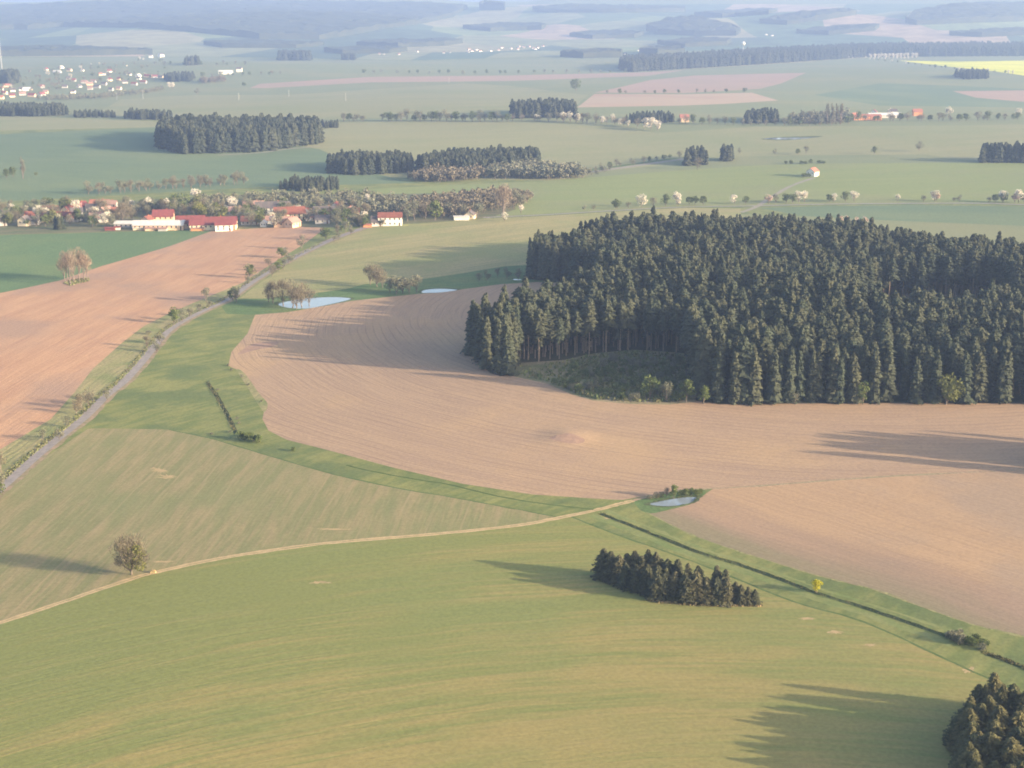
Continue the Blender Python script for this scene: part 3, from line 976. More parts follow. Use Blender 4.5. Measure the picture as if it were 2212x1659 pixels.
for i in sorted(ind):
    mods = MOD_SPR_LOW if low[i] else MOD_SPR
    m_ = mods[random.randrange(len(mods))]
    u_, v_ = pj[i, 0], pj[i, 1]
    if 740 < v_ < 846 and u_ < 1520 and not low[i]:
        m_ = MOD_SPR[(2, 5, 7)[i % 3]]
    if u_ < 1118 and v_ > 700:
        lab, grp = 'dark spruce in the pointed forest spur beside the bare field', 'spruces of the forest spur'
    elif v_ > 845:
        lab, grp = 'dark spruce in the front row of the forest above the bare field', 'spruces along the front edge of the forest'
    elif v_ > 740 and u_ < 1520:
        lab, grp = 'bare-stemmed spruce standing behind the green forest clearing', 'spruces round the forest clearing'
    else:
        lab, grp = 'olive dark spruce inside the large forest, only its upper crown showing', 'spruces inside the large forest'
    put(m_, (FP[i, 0], FP[i, 1], fz[i] - 0.2), fh[i] / 24, lab, 'tree', grp)


def mass(name, P, hs, arrs, low_mask=None, arrs_low=None, mk='spruce', bk='bark', label=None, seed=0, **props):
    """many trees as one mesh."""
    q = np.random.default_rng(seed)
    vs, fs, ti, mi = [], [], [], []
    n0 = 0
    for i in range(len(P)):
        A = arrs_low if (low_mask is not None and low_mask[i]) else arrs
        (cv_, cf_), (tv, tf) = A[q.integers(len(A))]
        k = hs[i] / A_H(A)
        a = q.uniform(0, 6.28)
        w = k * q.uniform(0.85, 1.15)
        Rm = np.array([[math.cos(a) * w, -math.sin(a) * w, 0], [math.sin(a) * w, math.cos(a) * w, 0], [0, 0, k]])
        v = np.vstack([cv_, tv]) @ Rm.T + P[i]
        vs.append(v)
        fs.append(np.vstack([cf_, tf + len(cv_)]) + n0)
        mi.append(np.concatenate([np.zeros(len(cf_), int), np.ones(len(tf), int)]))
        ti.append(np.full(len(v), q.random()))
        n0 += len(v)
    me = mesh_from(name, np.vstack(vs), np.vstack(fs), [FM[mk], FM[bk]], np.concatenate(mi), tint=np.concatenate(ti))
    return link(name, me, kind='stuff', label=label, **props)


def A_H(A):
    return A[0][0][0][:, 2].max()


rest = np.array([i for i in range(len(FP)) if i not in ind and (pj[i, 0] < 2350)])
mass('forest', np.column_stack([FP[rest], fz[rest] - 0.2]), fh[rest], SPR, low[rest], SPR_LOW, label='dense dark spruce forest covering the rise on the right', category='forest', seed=2)
_q = np.random.default_rng(8)
extra2 = ground(_q.uniform(2340, 2600, 60), _q.uniform(985, 1035, 60))
off = np.array([i for i in range(len(FP)) if i not in ind and (pj[i, 0] >= 2350) and (pj[i, 0] < 2900)])
SPR_FAST = [spruce_arrays(rg, 24, 0.13, 0.12, 9, 6, 0.6, split=0) for _ in range(3)]
# the same forest goes on beyond the right of the picture, where it throws its shade on the bare field
extra = ground(np.array([2560, 2640, 2720, 2640, 2780, 2860, 2900, 2600]), np.array([930, 945, 935, 915, 960, 950, 930, 905]))
offP = np.vstack([np.column_stack([FP[off], fz[off]])[::2], extra2])
mass('forest', offP, np.concatenate([fh[off][::2], np.full(len(extra2), 21.0)]), SPR_FAST, label='dark spruce forest carrying on past the right side', category='forest', seed=3)

# ------------------------------------------------------------------ spruce grove in the front field
GROVE = [  # base u, base v, height m
    (1304, 1247, 8.6), (1320, 1252, 8.9), (1337, 1258, 8.3), (1352, 1250, 7.6), (1369, 1254, 8.8), (1386, 1262, 8.0),
    (1400, 1258, 9.0), (1416, 1262, 8.8), (1350, 1270, 7.6), (1372, 1276, 7.9), (1398, 1280, 8.2), (1418, 1291, 8.9),
    (1436, 1292, 8.2), (1440, 1268, 8.2), (1463, 1270, 8.6), (1458, 1294, 7.8), (1480, 1297, 8.3), (1484, 1278, 7.8),
    (1503, 1298, 8.0), (1506, 1280, 7.2), (1525, 1300, 7.6), (1545, 1284, 8.0), (1547, 1302, 7.6), (1566, 1290, 7.8),
    (1570, 1303, 7.0), (1588, 1300, 6.0), (1600, 1304, 5.4), (1614, 1304, 4.9), (1630, 1305, 4.2)]
SPG = [spruce_arrays(rg, 9, rg.uniform(0.24, 0.33), 0.01, 22, 15, 0.66, split=4, bushy=0.6, pw=.5) for _ in range(6)]
MOD_G = [model('conifer_tree', a, 'spruce_mid', 'bark') for a in SPG]
for i, (u_, v_, h_) in enumerate(GROVE):
    p = g1(u_, v_)
    if i == 0:
        lab = 'dense young spruce at the left end of the grove in the green field'
    elif i == 11:
        lab = 'grey-green pointed spruce standing forward in the middle of the grove'
    elif i == 28:
        lab = 'smallest low spruce at the right tip of the grove'
    else:
        lab = 'young dark spruce inside the small grove in the green field'
    put(MOD_G[i % 6], p - [0, 0, 0.1], h_ / 9 * random.uniform(0.92, 1.08), lab, 'tree', 'spruces of the small grove in the front field', sxy=h_ / 9 * random.uniform(0.95, 1.35))
L_gr = poly_px([(1385, 1290), (1420, 1298), (1500, 1304), (1600, 1308), (1650, 1307), (1645, 1311), (1560, 1311), (1480, 1308), (1405, 1301)], step=8)


def leaf_field(name, P, hgt, wid, m, seed, **props):
    """tufts of dry grass or scrub: crossed little blades, one object."""
    q = np.random.default_rng(seed)
    n = len(P)
    a = q.uniform(0, 6.28, n)
    h = hgt * q.uniform(0.6, 1.4, n)
    w = wid * q.uniform(0.6, 1.3, n)
    lean = q.normal(0, 0.3, (n, 2)) * h[:, None]
    z = terr(P[:, 0], P[:, 1])
    b0 = np.column_stack([P[:, 0] - np.cos(a) * w, P[:, 1] - np.sin(a) * w, z - 0.05])
    b1 = np.column_stack([P[:, 0] + np.cos(a) * w, P[:, 1] + np.sin(a) * w, z - 0.05])
    t = np.column_stack([P[:, 0] + lean[:, 0], P[:, 1] + lean[:, 1], z + h])
    t2 = np.column_stack([P[:, 0] + lean[:, 0] * 0.3 + np.cos(a) * w, P[:, 1] + lean[:, 1] * 0.3 + np.sin(a) * w, z + h * 0.7])
    v = np.stack([b0, b1, t2, t], 1).reshape(-1, 3)
    i = np.arange(n)[:, None] * 4
    f = np.concatenate([i + [0, 1, 2], i + [0, 2, 3]], 1).reshape(-1, 3)
    me = mesh_from(name, v, f, [m], tint=np.repeat(q.random(n), 4))
    return link(name, me, kind='stuff', **props)


FM['drygrass'] = leaf_mat('dry_grass', (0.300, 0.225, 0.125), (0.220, 0.185, 0.095))
FM['reed'] = leaf_mat('ditch_reeds', (0.075, 0.085, 0.040), (0.120, 0.105, 0.055))
FM['scrub'] = leaf_mat('low_scrub', (0.110, 0.145, 0.055), (0.180, 0.170, 0.085), 0.15)
leaf_field('dry_grass', scatter(L_gr, 0.3, 0.8, 4), 0.3, 0.2, FM['drygrass'], 4, label='strip of dry tan grass along the foot of the grove', category='grass')


def along(line, off0, off1, n, seed):
    q = np.random.default_rng(seed)
    k = q.integers(0, len(line) - 1, n)
    t = q.random(n)[:, None]
    p = line[k] * (1 - t) + line[k + 1] * t
    d_ = line[k + 1] - line[k]
    seg = np.linalg.norm(d_, axis=1)[:, None]
    d_ = d_ / seg
    nr = np.stack([-d_[:, 1], d_[:, 0]], 1)
    return p + nr * q.uniform(off0, off1, n)[:, None]


leaf_field('reeds', along(D_MAIN, -0.8, 0.8, 500, 5), 0.12, 0.15, FM['reed'], 5, label='dark rank growth filling the long ditch', category='undergrowth')
leaf_field('reeds', along(D_MAIN2, -0.9, 0.9, 400, 6), 0.18, 0.25, FM['reed'], 6, label='dark rank growth in the ditch beyond the scrub, at the right side', category='undergrowth')
leaf_field('reeds', along(D_SMALL, -0.9, 0.9, 400, 7), 0.2, 0.2, FM['reed'], 7, label='dark growth in the short ditch across the meadow', category='undergrowth')
leaf_field('grass', along(D_ROAD, -1.2, 1.2, 3000, 9), 0.32, 0.3, FM['scrub'], 9, label='rough grass in the roadside ditch', category='grass')
cl = poly_px([(1118, 810), (1125, 788), (1215, 782), (1285, 768), (1370, 760), (1474, 768), (1488, 815), (1498, 862), (1440, 870), (1350, 868), (1280, 861), (1230, 846), (1180, 824)], step=8)
cp_ = scatter(cl, 0.9, 0.8, 10)
nn = 0.5 + 0.5 * np.sin(cp_[:, 0] / 6.0) * np.sin(cp_[:, 1] / 8.0 + 1)
pc = proj(np.column_stack([cp_, terr(cp_[:, 0], cp_[:, 1])]))
cp_ = cp_[np.random.default_rng(1).random(len(cp_)) < nn * 0.45 + 0.35 * (pc[:, 0] > 1260)]
leaf_field('undergrowth', cp_, 1.2, 0.7, FM['scrub'], 10, label='low green scrub filling the forest clearing', category='undergrowth')

# ------------------------------------------------------------------ big trees at the lower right corner
BIG = [spruce_arrays(rg, 10, q_, 0.02, 34, 21, 0.62, split=7, bushy=0.42, pw=w_) for q_, w_ in ((0.20, .5), (0.30, .5), (0.33, .48), (0.28, .55), (0.31, .45))]
MOD_B = [model('conifer_tree', a, 'spruce_near', 'bark') for a in BIG]
for (u_, v_, h_, k_, w_, lab) in [
        (2141, 1450, 10.0, 0, 1.15, 'dark slim spruce, topmost of the big clump in the bottom right corner'),
        (2122, 1478, 9.0, 3, 1.0, 'olive spruce left behind the dark slim one, bottom right clump'),
        (2180, 1474, 10.5, 1, 1.05, 'tall olive spruce right of the dark slim one, bottom right clump'),
        (2206, 1490, 10.0, 3, 1.1, 'spruce at the right side behind the bottom right clump'),
        (2112, 1518, 10.0, 2, 1.0, 'broad olive spruce on the left flank of the bottom right clump'),
        (2150, 1524, 11.0, 1, 1.1, 'broad sunlit spruce in the middle of the bottom right clump'),
        (2193, 1535, 10.5, 4, 1.05, 'sunlit spruce right of the middle of the bottom right clump'),
        (2092, 1566, 10.0, 3, 1.1, 'spruce at the left front of the bottom right clump'),
        (2130, 1580, 11.0, 4, 1.15, 'brownish broad spruce low in the middle of the bottom right clump'),
        (2175, 1590, 11.0, 2, 1.1, 'broad spruce low at the right of the bottom right clump'),
        (2222, 1575, 11.0, 1, 1.1, 'dark spruce cut by the right side in the bottom right clump'),
        (2088, 1618, 9.5, 1, 1.15, 'shaded lower spruce at the left foot of the bottom right clump'),
        (2140, 1640, 10.0, 3, 1.15, 'shaded lower spruce at the foot of the bottom right clump'),
        (2200, 1640, 11.0, 2, 1.15, 'lowest spruce cut by the lower right corner'),
        (2075, 1648, 8.0, 4, 1.0, 'small dark spruce at the bottom left of the corner clump'),
        (2250, 1510, 11.0, 2, 1.1, 'spruce just past the right side, behind in the corner clump'),
        (2262, 1620, 11.0, 4, 1.1, 'spruce just past the right side, low in the corner clump')]:
    p = pos_top(u_, v_, h_)
    put(MOD_B[k_], p - [0, 0, 0.2], h_ / 10, lab, 'tree', 'big spruces in the bottom right corner', sxy=h_ / 10 * w_)
qb = np.random.default_rng(77)
for j in range(38):
    u_, v_ = qb.uniform(2096, 2300), qb.uniform(1550, 1800)
    if j < 16:
        u_, v_ = 2084 + qb.uniform(0, 26), 1590 + j * 13
    p = g1(u_, v_)
    put(MOD_B[j % 5], p - [0, 0, 0.2], qb.uniform(0.88, 1.08), 'dark spruce crowded inside the bottom right clump', 'tree', 'big spruces in the bottom right corner', sxy=qb.uniform(0.95, 1.2))

# ------------------------------------------------------------------ broadleaf trees
def variants(kind, mk, count, bk='bark_grey', **kw):
    return [model(kind, leafy_arrays(rg, **kw), mk, bk) for _ in range(count)]


BARE = variants('bare_tree', 'bare', 4, h=10, rad=4.2, cb=0.16, n=1100, size=0.62, thin=0.07, clumps=11, limbs=9, up=True)
BAREG = variants('budding_tree', 'bare_grey', 4, h=10, rad=4.0, cb=0.12, n=750, size=0.5, thin=0.22, clumps=10, limbs=7)
RED = variants('bare_tree', 'bare_red', 3, h=10, rad=3.0, cb=0.22, n=800, size=0.5, thin=0.10, clumps=9, limbs=8, up=True)
GREEN = variants('leafy_tree', 'green', 4, h=10, rad=4.0, cb=0.12, n=650, size=0.5, thin=0.5, clumps=9)
FRESH = variants('leafy_tree', 'fresh', 4, h=10, rad=3.8, cb=0.12, n=600, size=0.5, thin=0.5, clumps=9)
OLIVE = variants('leafy_tree', 'olive', 3, h=10, rad=4.6, cb=0.08, n=900, size=0.5, thin=0.5, clumps=12)
BLOS = variants('blossom_tree', 'blossom', 4, h=10, rad=4.4, cb=0.12, n=600, size=0.5, thin=0.5, clumps=8)
PINK = variants('blossom_tree', 'pink', 2, h=10, rad=4.2, cb=0.12, n=550, size=0.5, thin=0.5, clumps=8)
SHRUB = variants('shrub', 'bare_grey', 3, h=10, rad=6.5, cb=0.0, n=600, size=0.8, thin=0.35, clumps=9)
SHRUBG = variants('shrub', 'green', 3, h=10, rad=6.0, cb=0.0, n=600, size=0.8, thin=0.4, clumps=9)
SHRUBF = variants('shrub', 'fresh', 2, h=10, rad=6.0, cb=0.0, n=700, size=0.7, thin=0.45, clumps=9)
POPLAR = variants('poplar_tree', 'bare_grey', 2, h=20, rad=2.2, cb=0.1, n=900, size=0.7, thin=0.1, clumps=14, limbs=10, up=True, flat=2.2)
SETS = dict(bare=BARE, bareg=BAREG, red=RED, green=GREEN, fresh=FRESH, olive=OLIVE, blos=BLOS, pink=PINK, shrub=SHRUB, shrubg=SHRUBG, shrubf=SHRUBF, poplar=POPLAR)


def tree(k, u_, v_, h_, lab, group=None, cat='tree', w=None):
    s_ = SETS[k]
    m_ = s_[random.randrange(len(s_))]
    base_h = 20 if k == 'poplar' else 10
    p = g1(u_, v_)
    return put(m_, p - [0, 0, 0.05], h_ / base_h, lab, 'shrub' if k.startswith('shrub') else cat, group, sxy=None if w is None else w)


# the lone tree by the track: half in leaf
lone = model('lone_tree', leafy_arrays(rg, h=10.8, rad=4.9, cb=0.08, n=5200, size=0.45, thin=0.09, clumps=24, limbs=18, up=True), 'bare')
p = g1(284, 1241)
o = put(lone, p, 1.1, 'round half-bare lone tree beside the dirt track at the left', 'tree', rz=0.3)
(cv_, cf_), _ = leafy_arrays(rg, h=8.0, rad=4.2, cb=0.10, n=1500, size=0.26, thin=0.5, clumps=8)
lf = link('young_leaves', mesh_from('young_leaves', cv_, cf_, [FM['olive']], tint=np.zeros(len(cv_))), o)
lf.rotation_euler = (0, 0, -0.3)
lf.location = Vector((2.0, -0.6, 0.0))
lf['label'] = 'yellowish young leaves on the sunny side'
SETS['lone'] = [lone]

for i, (u_, v_, h_) in enumerate([(140, 610, 18), (152, 616, 20), (160, 609, 19), (172, 607, 20), (182, 606, 18), (146, 604, 17), (188, 604, 15)]):
    tree('red', u_, v_, h_, 'slender bare tree in the lone clump between green and ploughed fields', 'bare clump at the field edge', w=1.35)
leaf_field('grass', scatter(poly_px([(136, 612), (150, 618), (195, 607), (190, 600), (150, 605)], step=5), 0.8, 0.8, 12), 0.5, 0.4, FM['scrub'], 12, label='dark grass under the lone clump of bare trees', category='grass')
for i, (u_, v_, h_) in enumerate([(590, 655, 12), (612, 660, 14), (632, 664, 14.5), (652, 662, 13), (580, 652, 9), (640, 668, 13), (668, 660, 10)]):
    tree('bare', u_, v_, h_, 'dark bare tree on the near bank of the larger pond', 'bare trees by the larger pond')
for i, (u_, v_, h_) in enumerate([(800, 615, 12), (815, 620, 13), (826, 622, 10)]):
    tree('bare', u_, v_, h_, 'tall reddish bare tree behind the pond meadow, left of the willows', 'bare trees in the pond meadow')
for i, (u_, v_, h_) in enumerate([(842, 632, 10), (856, 636, 11), (870, 634, 12), (884, 634, 11), (900, 632, 10)]):
    tree('bareg', u_, v_, h_, 'grey budding willow on the bank left of the small pond', 'willows by the small pond')
for i, (u_, v_, h_) in enumerate([(1035, 608, 6), (1052, 606, 6.5), (1075, 600, 6), (1095, 602, 7), (1120, 604, 7)]):
    tree('bareg', u_, v_, h_, 'shaded bush in the meadow at the left of the forest', 'bushes at the shaded forest foot')
# small trees along the main road, long shadows
ROADT = [('fresh', 376, 700, 8.2), ('bareg', 395, 694, 7), ('bareg', 349, 744, 6.4), ('bareg', 338, 762, 6.4), ('bareg', 232, 866, 5.6), ('bare', 318, 752, 6.0),
         ('bare', 190, 876, 7), ('bare', 176, 884, 7.0), ('bare', 165, 895, 6), ('bareg', 128, 950, 4.6), ('bareg', 144, 922, 5), ('bareg', 92, 952, 5), ('bareg', 4, 1060, 6), ('bare', 2, 1020, 8), ('fresh', -6, 1080, 7),
         ('bareg', 430, 672, 5.5), ('bareg', 410, 684, 6), ('bareg', 452, 664, 4), ('bareg', 505, 640, 5.5), ('bareg', 536, 612, 5), ('shrub', 320, 722, 2.5)]
for k, u_, v_, h_ in ROADT:
    tree(k, u_, v_, h_, {'fresh': 'fresh green young tree beside the main road', 'bareg': 'small budding tree beside the main road', 'bare': 'small bare twiggy tree beside the main road', 'shrub': 'low bush on the verge left of the main road'}[k], 'trees along the main road')
ri = np.random.default_rng(31)
far_l = road_l[(road_l[:, 1] > 715)]
for j in range(34):
    t = ri.random() ** 0.8
    k = int(t * (len(far_l) - 1))
    side = ri.choice([-1, 1], p=[0.3, 0.7])
    x_ = far_l[k, 0] - side * ri.uniform(4.5, 8)
    y_ = far_l[k, 1] + ri.uniform(-6, 6)
    kk = ri.choice(['fresh', 'green', 'bareg', 'bareg', 'bare'])
    s_ = SETS[kk]
    lab = {'fresh': 'fresh green tree in the roadside row climbing to the village', 'green': 'green tree in the roadside row climbing to the village', 'bareg': 'budding tree in the roadside row climbing to the village', 'bare': 'bare tree in the roadside row climbing to the village'}[kk]
    put(s_[random.randrange(len(s_))], (x_, y_, float(terr(x_, y_))), ri.uniform(0.55, 0.95), lab, 'tree', 'roadside trees below the village')
tree('shrubf', 1763, 1279, 3.9, 'bright yellow rounded bush beside the long ditch', w=0.33)
bpy.context.scene.collection.objects[-1]
for ob in sc.objects:
    if ob.get('label') == 'bright yellow rounded bush beside the long ditch':
        yb = ob
cv2 = leafy_arrays(rg, h=3.9, rad=1.7, cb=0.08, n=900, size=0.2, thin=0.5, clumps=10)
for ch in yb.children:
    if ch.name.startswith('crown'):
        ch.data = mesh_from('crown', cv2[0][0] / 0.36, cv2[0][1], [FM['yellow']], tint=np.zeros(len(cv2[0][0])))
yb.scale = (0.36, 0.36, 0.36)
tree('fresh', 1455, 1076, 4.6, 'light green tree on the bank of the field pond')
tree('bare', 1440, 1074, 3.2, 'small brown bare tree left of the green pond tree')
for i, (u_, v_, h_) in enumerate([(1416, 1076, 1.8), (1428, 1075, 2.0), (1404, 1078, 1.4)]):
    tree('shrub', u_, v_, h_, 'brown low bush on the left bank of the field pond', 'brown bushes by the field pond', w=0.22)
for i, (u_, v_, h_) in enumerate([(1472, 1071, 2.0), (1482, 1070, 2.2), (1494, 1069, 2.2), (1506, 1069, 1.8), (1514, 1067, 1.6)]):
    tree('shrubg', u_, v_, h_, 'dark green bush behind the water of the field pond', 'dark bushes by the field pond', w=0.24)
for i, (u_, v_, h_) in enumerate([(521, 949, 3.2), (531, 950, 2.8), (548, 953, 2.8), (560, 956, 3.2), (540, 944, 2.0)]):
    tree('shrubf', u_, v_, h_, 'yellow-green willow bush at the lower end of the meadow ditch', 'willow bushes at the ditch end', w=0.3)
tree('shrubf', 634, 974, 1.6, 'tiny fresh green bush on the thin strip ditch')
for i, (u_, v_, h_, k_) in enumerate([(2052, 1376, 1.8, 'shrub'), (2062, 1384, 2.3, 'shrub'), (2075, 1390, 2.4, 'shrub'), (2070, 1374, 1.8, 'shrub'), (2090, 1392, 2.4, 'shrubf'), (2100, 1394, 2.2, 'shrubf'), (2108, 1385, 1.8, 'shrubg'), (2118, 1402, 1.4, 'shrub'), (2126, 1394, 1.6, 'shrubg')]):
    tree(k_, u_, v_, h_, {'shrub': 'greyish bare bush in the scrub across the ditch', 'shrubf': 'yellow-green bush in the scrub across the ditch', 'shrubg': 'green bush in the scrub across the ditch'}[k_], 'scrub bushes across the ditch', w=0.26)
for i, (u_, v_, h_) in enumerate([(492, 790, 1.0), (500, 800, 1.2), (522, 815, 1.4), (536, 832, 1.2), (565, 868, 1.0), (470, 843, 0.9), (512, 905, 1.0), (516, 915, 1.0), (496, 934, 0.9), (458, 938, 0.8)]):
    tree('shrub', u_, v_, h_, 'small tussocky bush in the meadow near the short ditch', 'tussocky bushes in the meadow', w=0.13)
# clearing saplings and forest-edge broadleaves
for (k_, u_, v_, h_, lab) in [
        ('fresh', 1404, 862, 10, 'bright green birch in front of the forest clearing'), ('bareg', 1440, 868, 8, 'dull green young tree right of the bright birch'),
        ('fresh', 1482, 868, 9, 'slim fresh green tree at the right end of the clearing'), ('fresh', 1520, 873, 7.5, 'small bright tree before the dark spruces'),
        ('bareg', 1716, 872, 5, 'pale grey small tree at the forest front'), ('fresh', 1864, 872, 8.5, 'pale green slim tree at the forest front'),
        ('olive', 2044, 874, 12.5, 'large olive broadleaf tree at the forest front, right side'), ('olive', 2124, 806, 15, 'yellow-green tree rising among the dark spruces')]:
    tree(k_, u_, v_, h_, lab)
ck = np.random.default_rng(41)
for j in range(130):
    u_ = ck.uniform(1190, 1500)
    v_ = ck.uniform(775, 866)
    if not inside(g1(u_, v_)[None, :2], cl)[0] or (u_ < 1290 and v_ < 800):
        continue
    kk = ck.choice(['shrubg', 'shrub', 'green'])
    tree(kk, u_, v_, ck.uniform(2.2, 4.6), {'shrubg': 'green bush growing in the forest clearing', 'shrub': 'greyish bush growing in the forest clearing', 'green': 'young green tree growing in the forest clearing'}[kk], 'young growth in the forest clearing', w=None if kk == 'green' else ck.uniform(0.25, 0.4))

# ------------------------------------------------------------------ middle-distance woods
BR_FAST = [leafy_arrays(rg, h=10, rad=4.2, cb=0.08, n=110, size=1.0, thin=0.45, clumps=7, limbs=3) for _ in range(4)]
LOWC = [spruce_arrays(rg, 22, rg.uniform(0.18, 0.28), 0.08, 8, 8, 0.75, split=0, pw=.36) for _ in range(5)]


FM['spruce_dark'] = leaf_mat('spruce_needles_dark', (0.022, 0.030, 0.021), (0.040, 0.045, 0.028))


def wood(pts, step, h, label, seed, mk='spruce_dark', arrs=None, hv=0.08):
    pl = poly_px(pts, step=9)
    P = scatter(pl, step, 0.5, seed)
    z = terr(P[:, 0], P[:, 1])
    q = np.random.default_rng(seed)
    hs = np.clip(q.normal(h, h * hv, len(P)), h * 0.6, h * 1.4)
    return mass('wood', np.column_stack([P, z - 0.3]), hs, arrs or LOWC, label=label, category='wood', seed=seed, mk=mk, bk='bark' if mk.startswith('spruce') else 'bark_grey')


wood([(345, 302), (345, 322), (400, 333), (545, 329), (690, 311), (688, 296), (600, 292), (400, 290)], 6.5, 24, 'dark block of wood casting a long shade on the far green field', 51)
wood([(600, 284), (735, 276), (733, 271), (600, 279)], 7, 9, 'low thin wood stretching right behind the far dark block', 52)
wood([(712, 362), (712, 374), (760, 379), (890, 373), (893, 358), (800, 356)], 5.5, 16, 'dark rounded wood above the near village', 53)
wood([(905, 368), (960, 356), (1080, 350), (1165, 350), (1168, 362), (1100, 374), (1000, 380), (910, 378)], 5.5, 17, 'dark wood right of the rounded one, grey trees before it', 54)
wood([(1104, 246), (1160, 240), (1236, 242), (1245, 254), (1112, 256)], 7, 19, 'domed dark wood above the white blossoming trees', 55)
wood([(2112, 349), (2140, 346), (2300, 344), (2300, 352), (2112, 352)], 6, 19, 'dark conifer clump at the right side on the crest', 56)
wood([(1480, 350), (1520, 344), (1530, 356), (1482, 358)], 7, 16, 'dark wood clump left part beyond the crest', 57)
wood([(1556, 344), (1582, 342), (1584, 348), (1558, 350)], 7, 17, 'reddish dark conifers right of the small clump', 58)
wood([(-60, 250), (-60, 243), (0, 241), (130, 240), (150, 250), (60, 252)], 9, 15, 'treeline at the far left above the pale field', 59)
wood([(150, 252), (180, 247), (250, 250), (258, 254), (170, 255)], 9, 9, 'thin middle part of the far left treeline', 60)
wood([(262, 256), (280, 251), (366, 253), (378, 259), (300, 259)], 8, 12, 'right part of the far left treeline', 61)
wood([(1604, 262), (1650, 256), (1680, 258), (1676, 266), (1610, 268)], 7, 15, 'dark wood beside the far road', 62)
wood([(1345, 262), (1400, 254), (1450, 256), (1455, 265), (1360, 268)], 8, 11, 'low rounded wood behind the white blossom', 63)
wood([(1700, 264), (1760, 258), (1830, 256), (1832, 266), (1710, 270)], 8, 13, 'grey wood left of the poplars', 64, 'bare_grey', BR_FAST)
wood([(1337, 150), (1361, 156), (1475, 149), (1642, 139), (1875, 123), (2212, 121), (2500, 119), (2500, 108), (2212, 108), (1875, 110), (1642, 122), (1475, 135), (1345, 142)], 13, 31, 'long dark forest strip below the hazy hills', 65)
wood([(-40, 178), (0, 172), (40, 172), (46, 178), (20, 182)], 9, 24, 'round dark wood left of the far village', 66)
wood([(355, 172), (395, 168), (418, 170), (415, 176), (365, 178)], 10, 17, 'dark wood at the right end of the far village', 67)
wood([(598, 128), (640, 126), (672, 129), (668, 131), (600, 131)], 14, 30, 'small dark knoll wood under the blue ridge', 68)
wood([(738, 127), (768, 127), (770, 130), (740, 130)], 14, 20, 'tiny dark wood right of the knoll wood', 69)
wood([(2062, 166), (2100, 162), (2130, 164), (2138, 170), (2080, 172)], 10, 17, 'dark copse beside the yellow rape field', 70)
wood([(604, 410), (640, 400), (728, 400), (732, 410), (660, 416)], 6, 10, 'dark copse above the middle of the near village', 71)
wood([(400, 138), (428, 136), (430, 140), (402, 142)], 12, 22, 'small grey copse above the far village', 72)
wood([(880, 392), (935, 380), (1040, 376), (1045, 388), (960, 395)], 5.5, 11, 'grey-brown leafless wood before the dark conifers', 73, 'bare', BR_FAST)
wood([(1050, 386), (1060, 376), (1150, 366), (1262, 376), (1260, 384), (1180, 388)], 6, 12, 'grey-green leafless wood along the crest', 74, 'bare_grey', BR_FAST)
wood([(865, 470), (885, 446), (1000, 430), (1090, 424), (1150, 430), (1130, 446), (1050, 462), (960, 474)], 7.5, 10, 'grey leafless wood behind the white house', 75, 'bare', BR_FAST)
wood([(430, 178), (480, 172), (490, 176), (440, 182)], 9, 12, 'brown leafless trees right of the far village', 76, 'bare', BR_FAST)
wood([(70, 212), (200, 208), (330, 196), (352, 190), (350, 198), (220, 214), (100, 218)], 11, 8, 'leafless garden trees below the far village', 77, 'bare_grey', BR_FAST)

wood([(415, 446), (430, 436), (600, 430), (760, 428), (870, 440), (880, 462), (800, 470), (700, 452), (560, 452)], 9.5, 9, 'leafless tree belt behind the near village', 78, 'bare_grey', BR_FAST)
wood([(1150, 386), (1240, 380), (1290, 372), (1330, 366), (1300, 376), (1230, 386)], 8, 7, 'loose grey thicket tapering off along the crest', 79, 'bare_grey', BR_FAST)

# far canopies, seen through many kilometres of air
FM['canopy'] = plain('far_forest_canopy', (0.026, 0.034, 0.022), (0.042, 0.048, 0.026), 0.02)


def canopy(pts, step, h, label, seed):
    pl = poly_px(pts, step=14)
    q = np.random.default_rng(seed)
    P = scatter(pl, step, 0.8, seed)
    k = len(pl)
    allv = [Vector((float(a), float(b))) for a, b in np.vstack([pl, P])]
    cv_, ce_, cf_, _, _, _ = geometry.delaunay_2d_cdt(allv, [(i, (i + 1) % k) for i in range(k)], [], 0, 1e-2, False)
    A = np.array([(v.x, v.y) for v in cv_])
    Tn = np.array(cf_)
    Tn = Tn[inside(A[Tn].mean(1), pl)]
    z = terr(A[:, 0], A[:, 1])
    top = np.column_stack([A, z + h * q.uniform(0.7, 1.15, len(A))])
    bot = np.column_stack([A, z - 2])
    e_ = {}
    for t in Tn:
        for a, b in ((t[0], t[1]), (t[1], t[2]), (t[2], t[0])):
            e_[(a, b)] = 1
    n0 = len(A)
    side = []
    for (a, b) in e_:
        if (b, a) not in e_:
            side += [(a, b, b + n0), (a, b + n0, a + n0)]
    f = np.vstack([Tn, np.array(side)]) if side else Tn
    me = mesh_from('wood', np.vstack([top, bot]), f, [FM['canopy']])
    return link('wood', me, kind='stuff', label=label, category='wood')


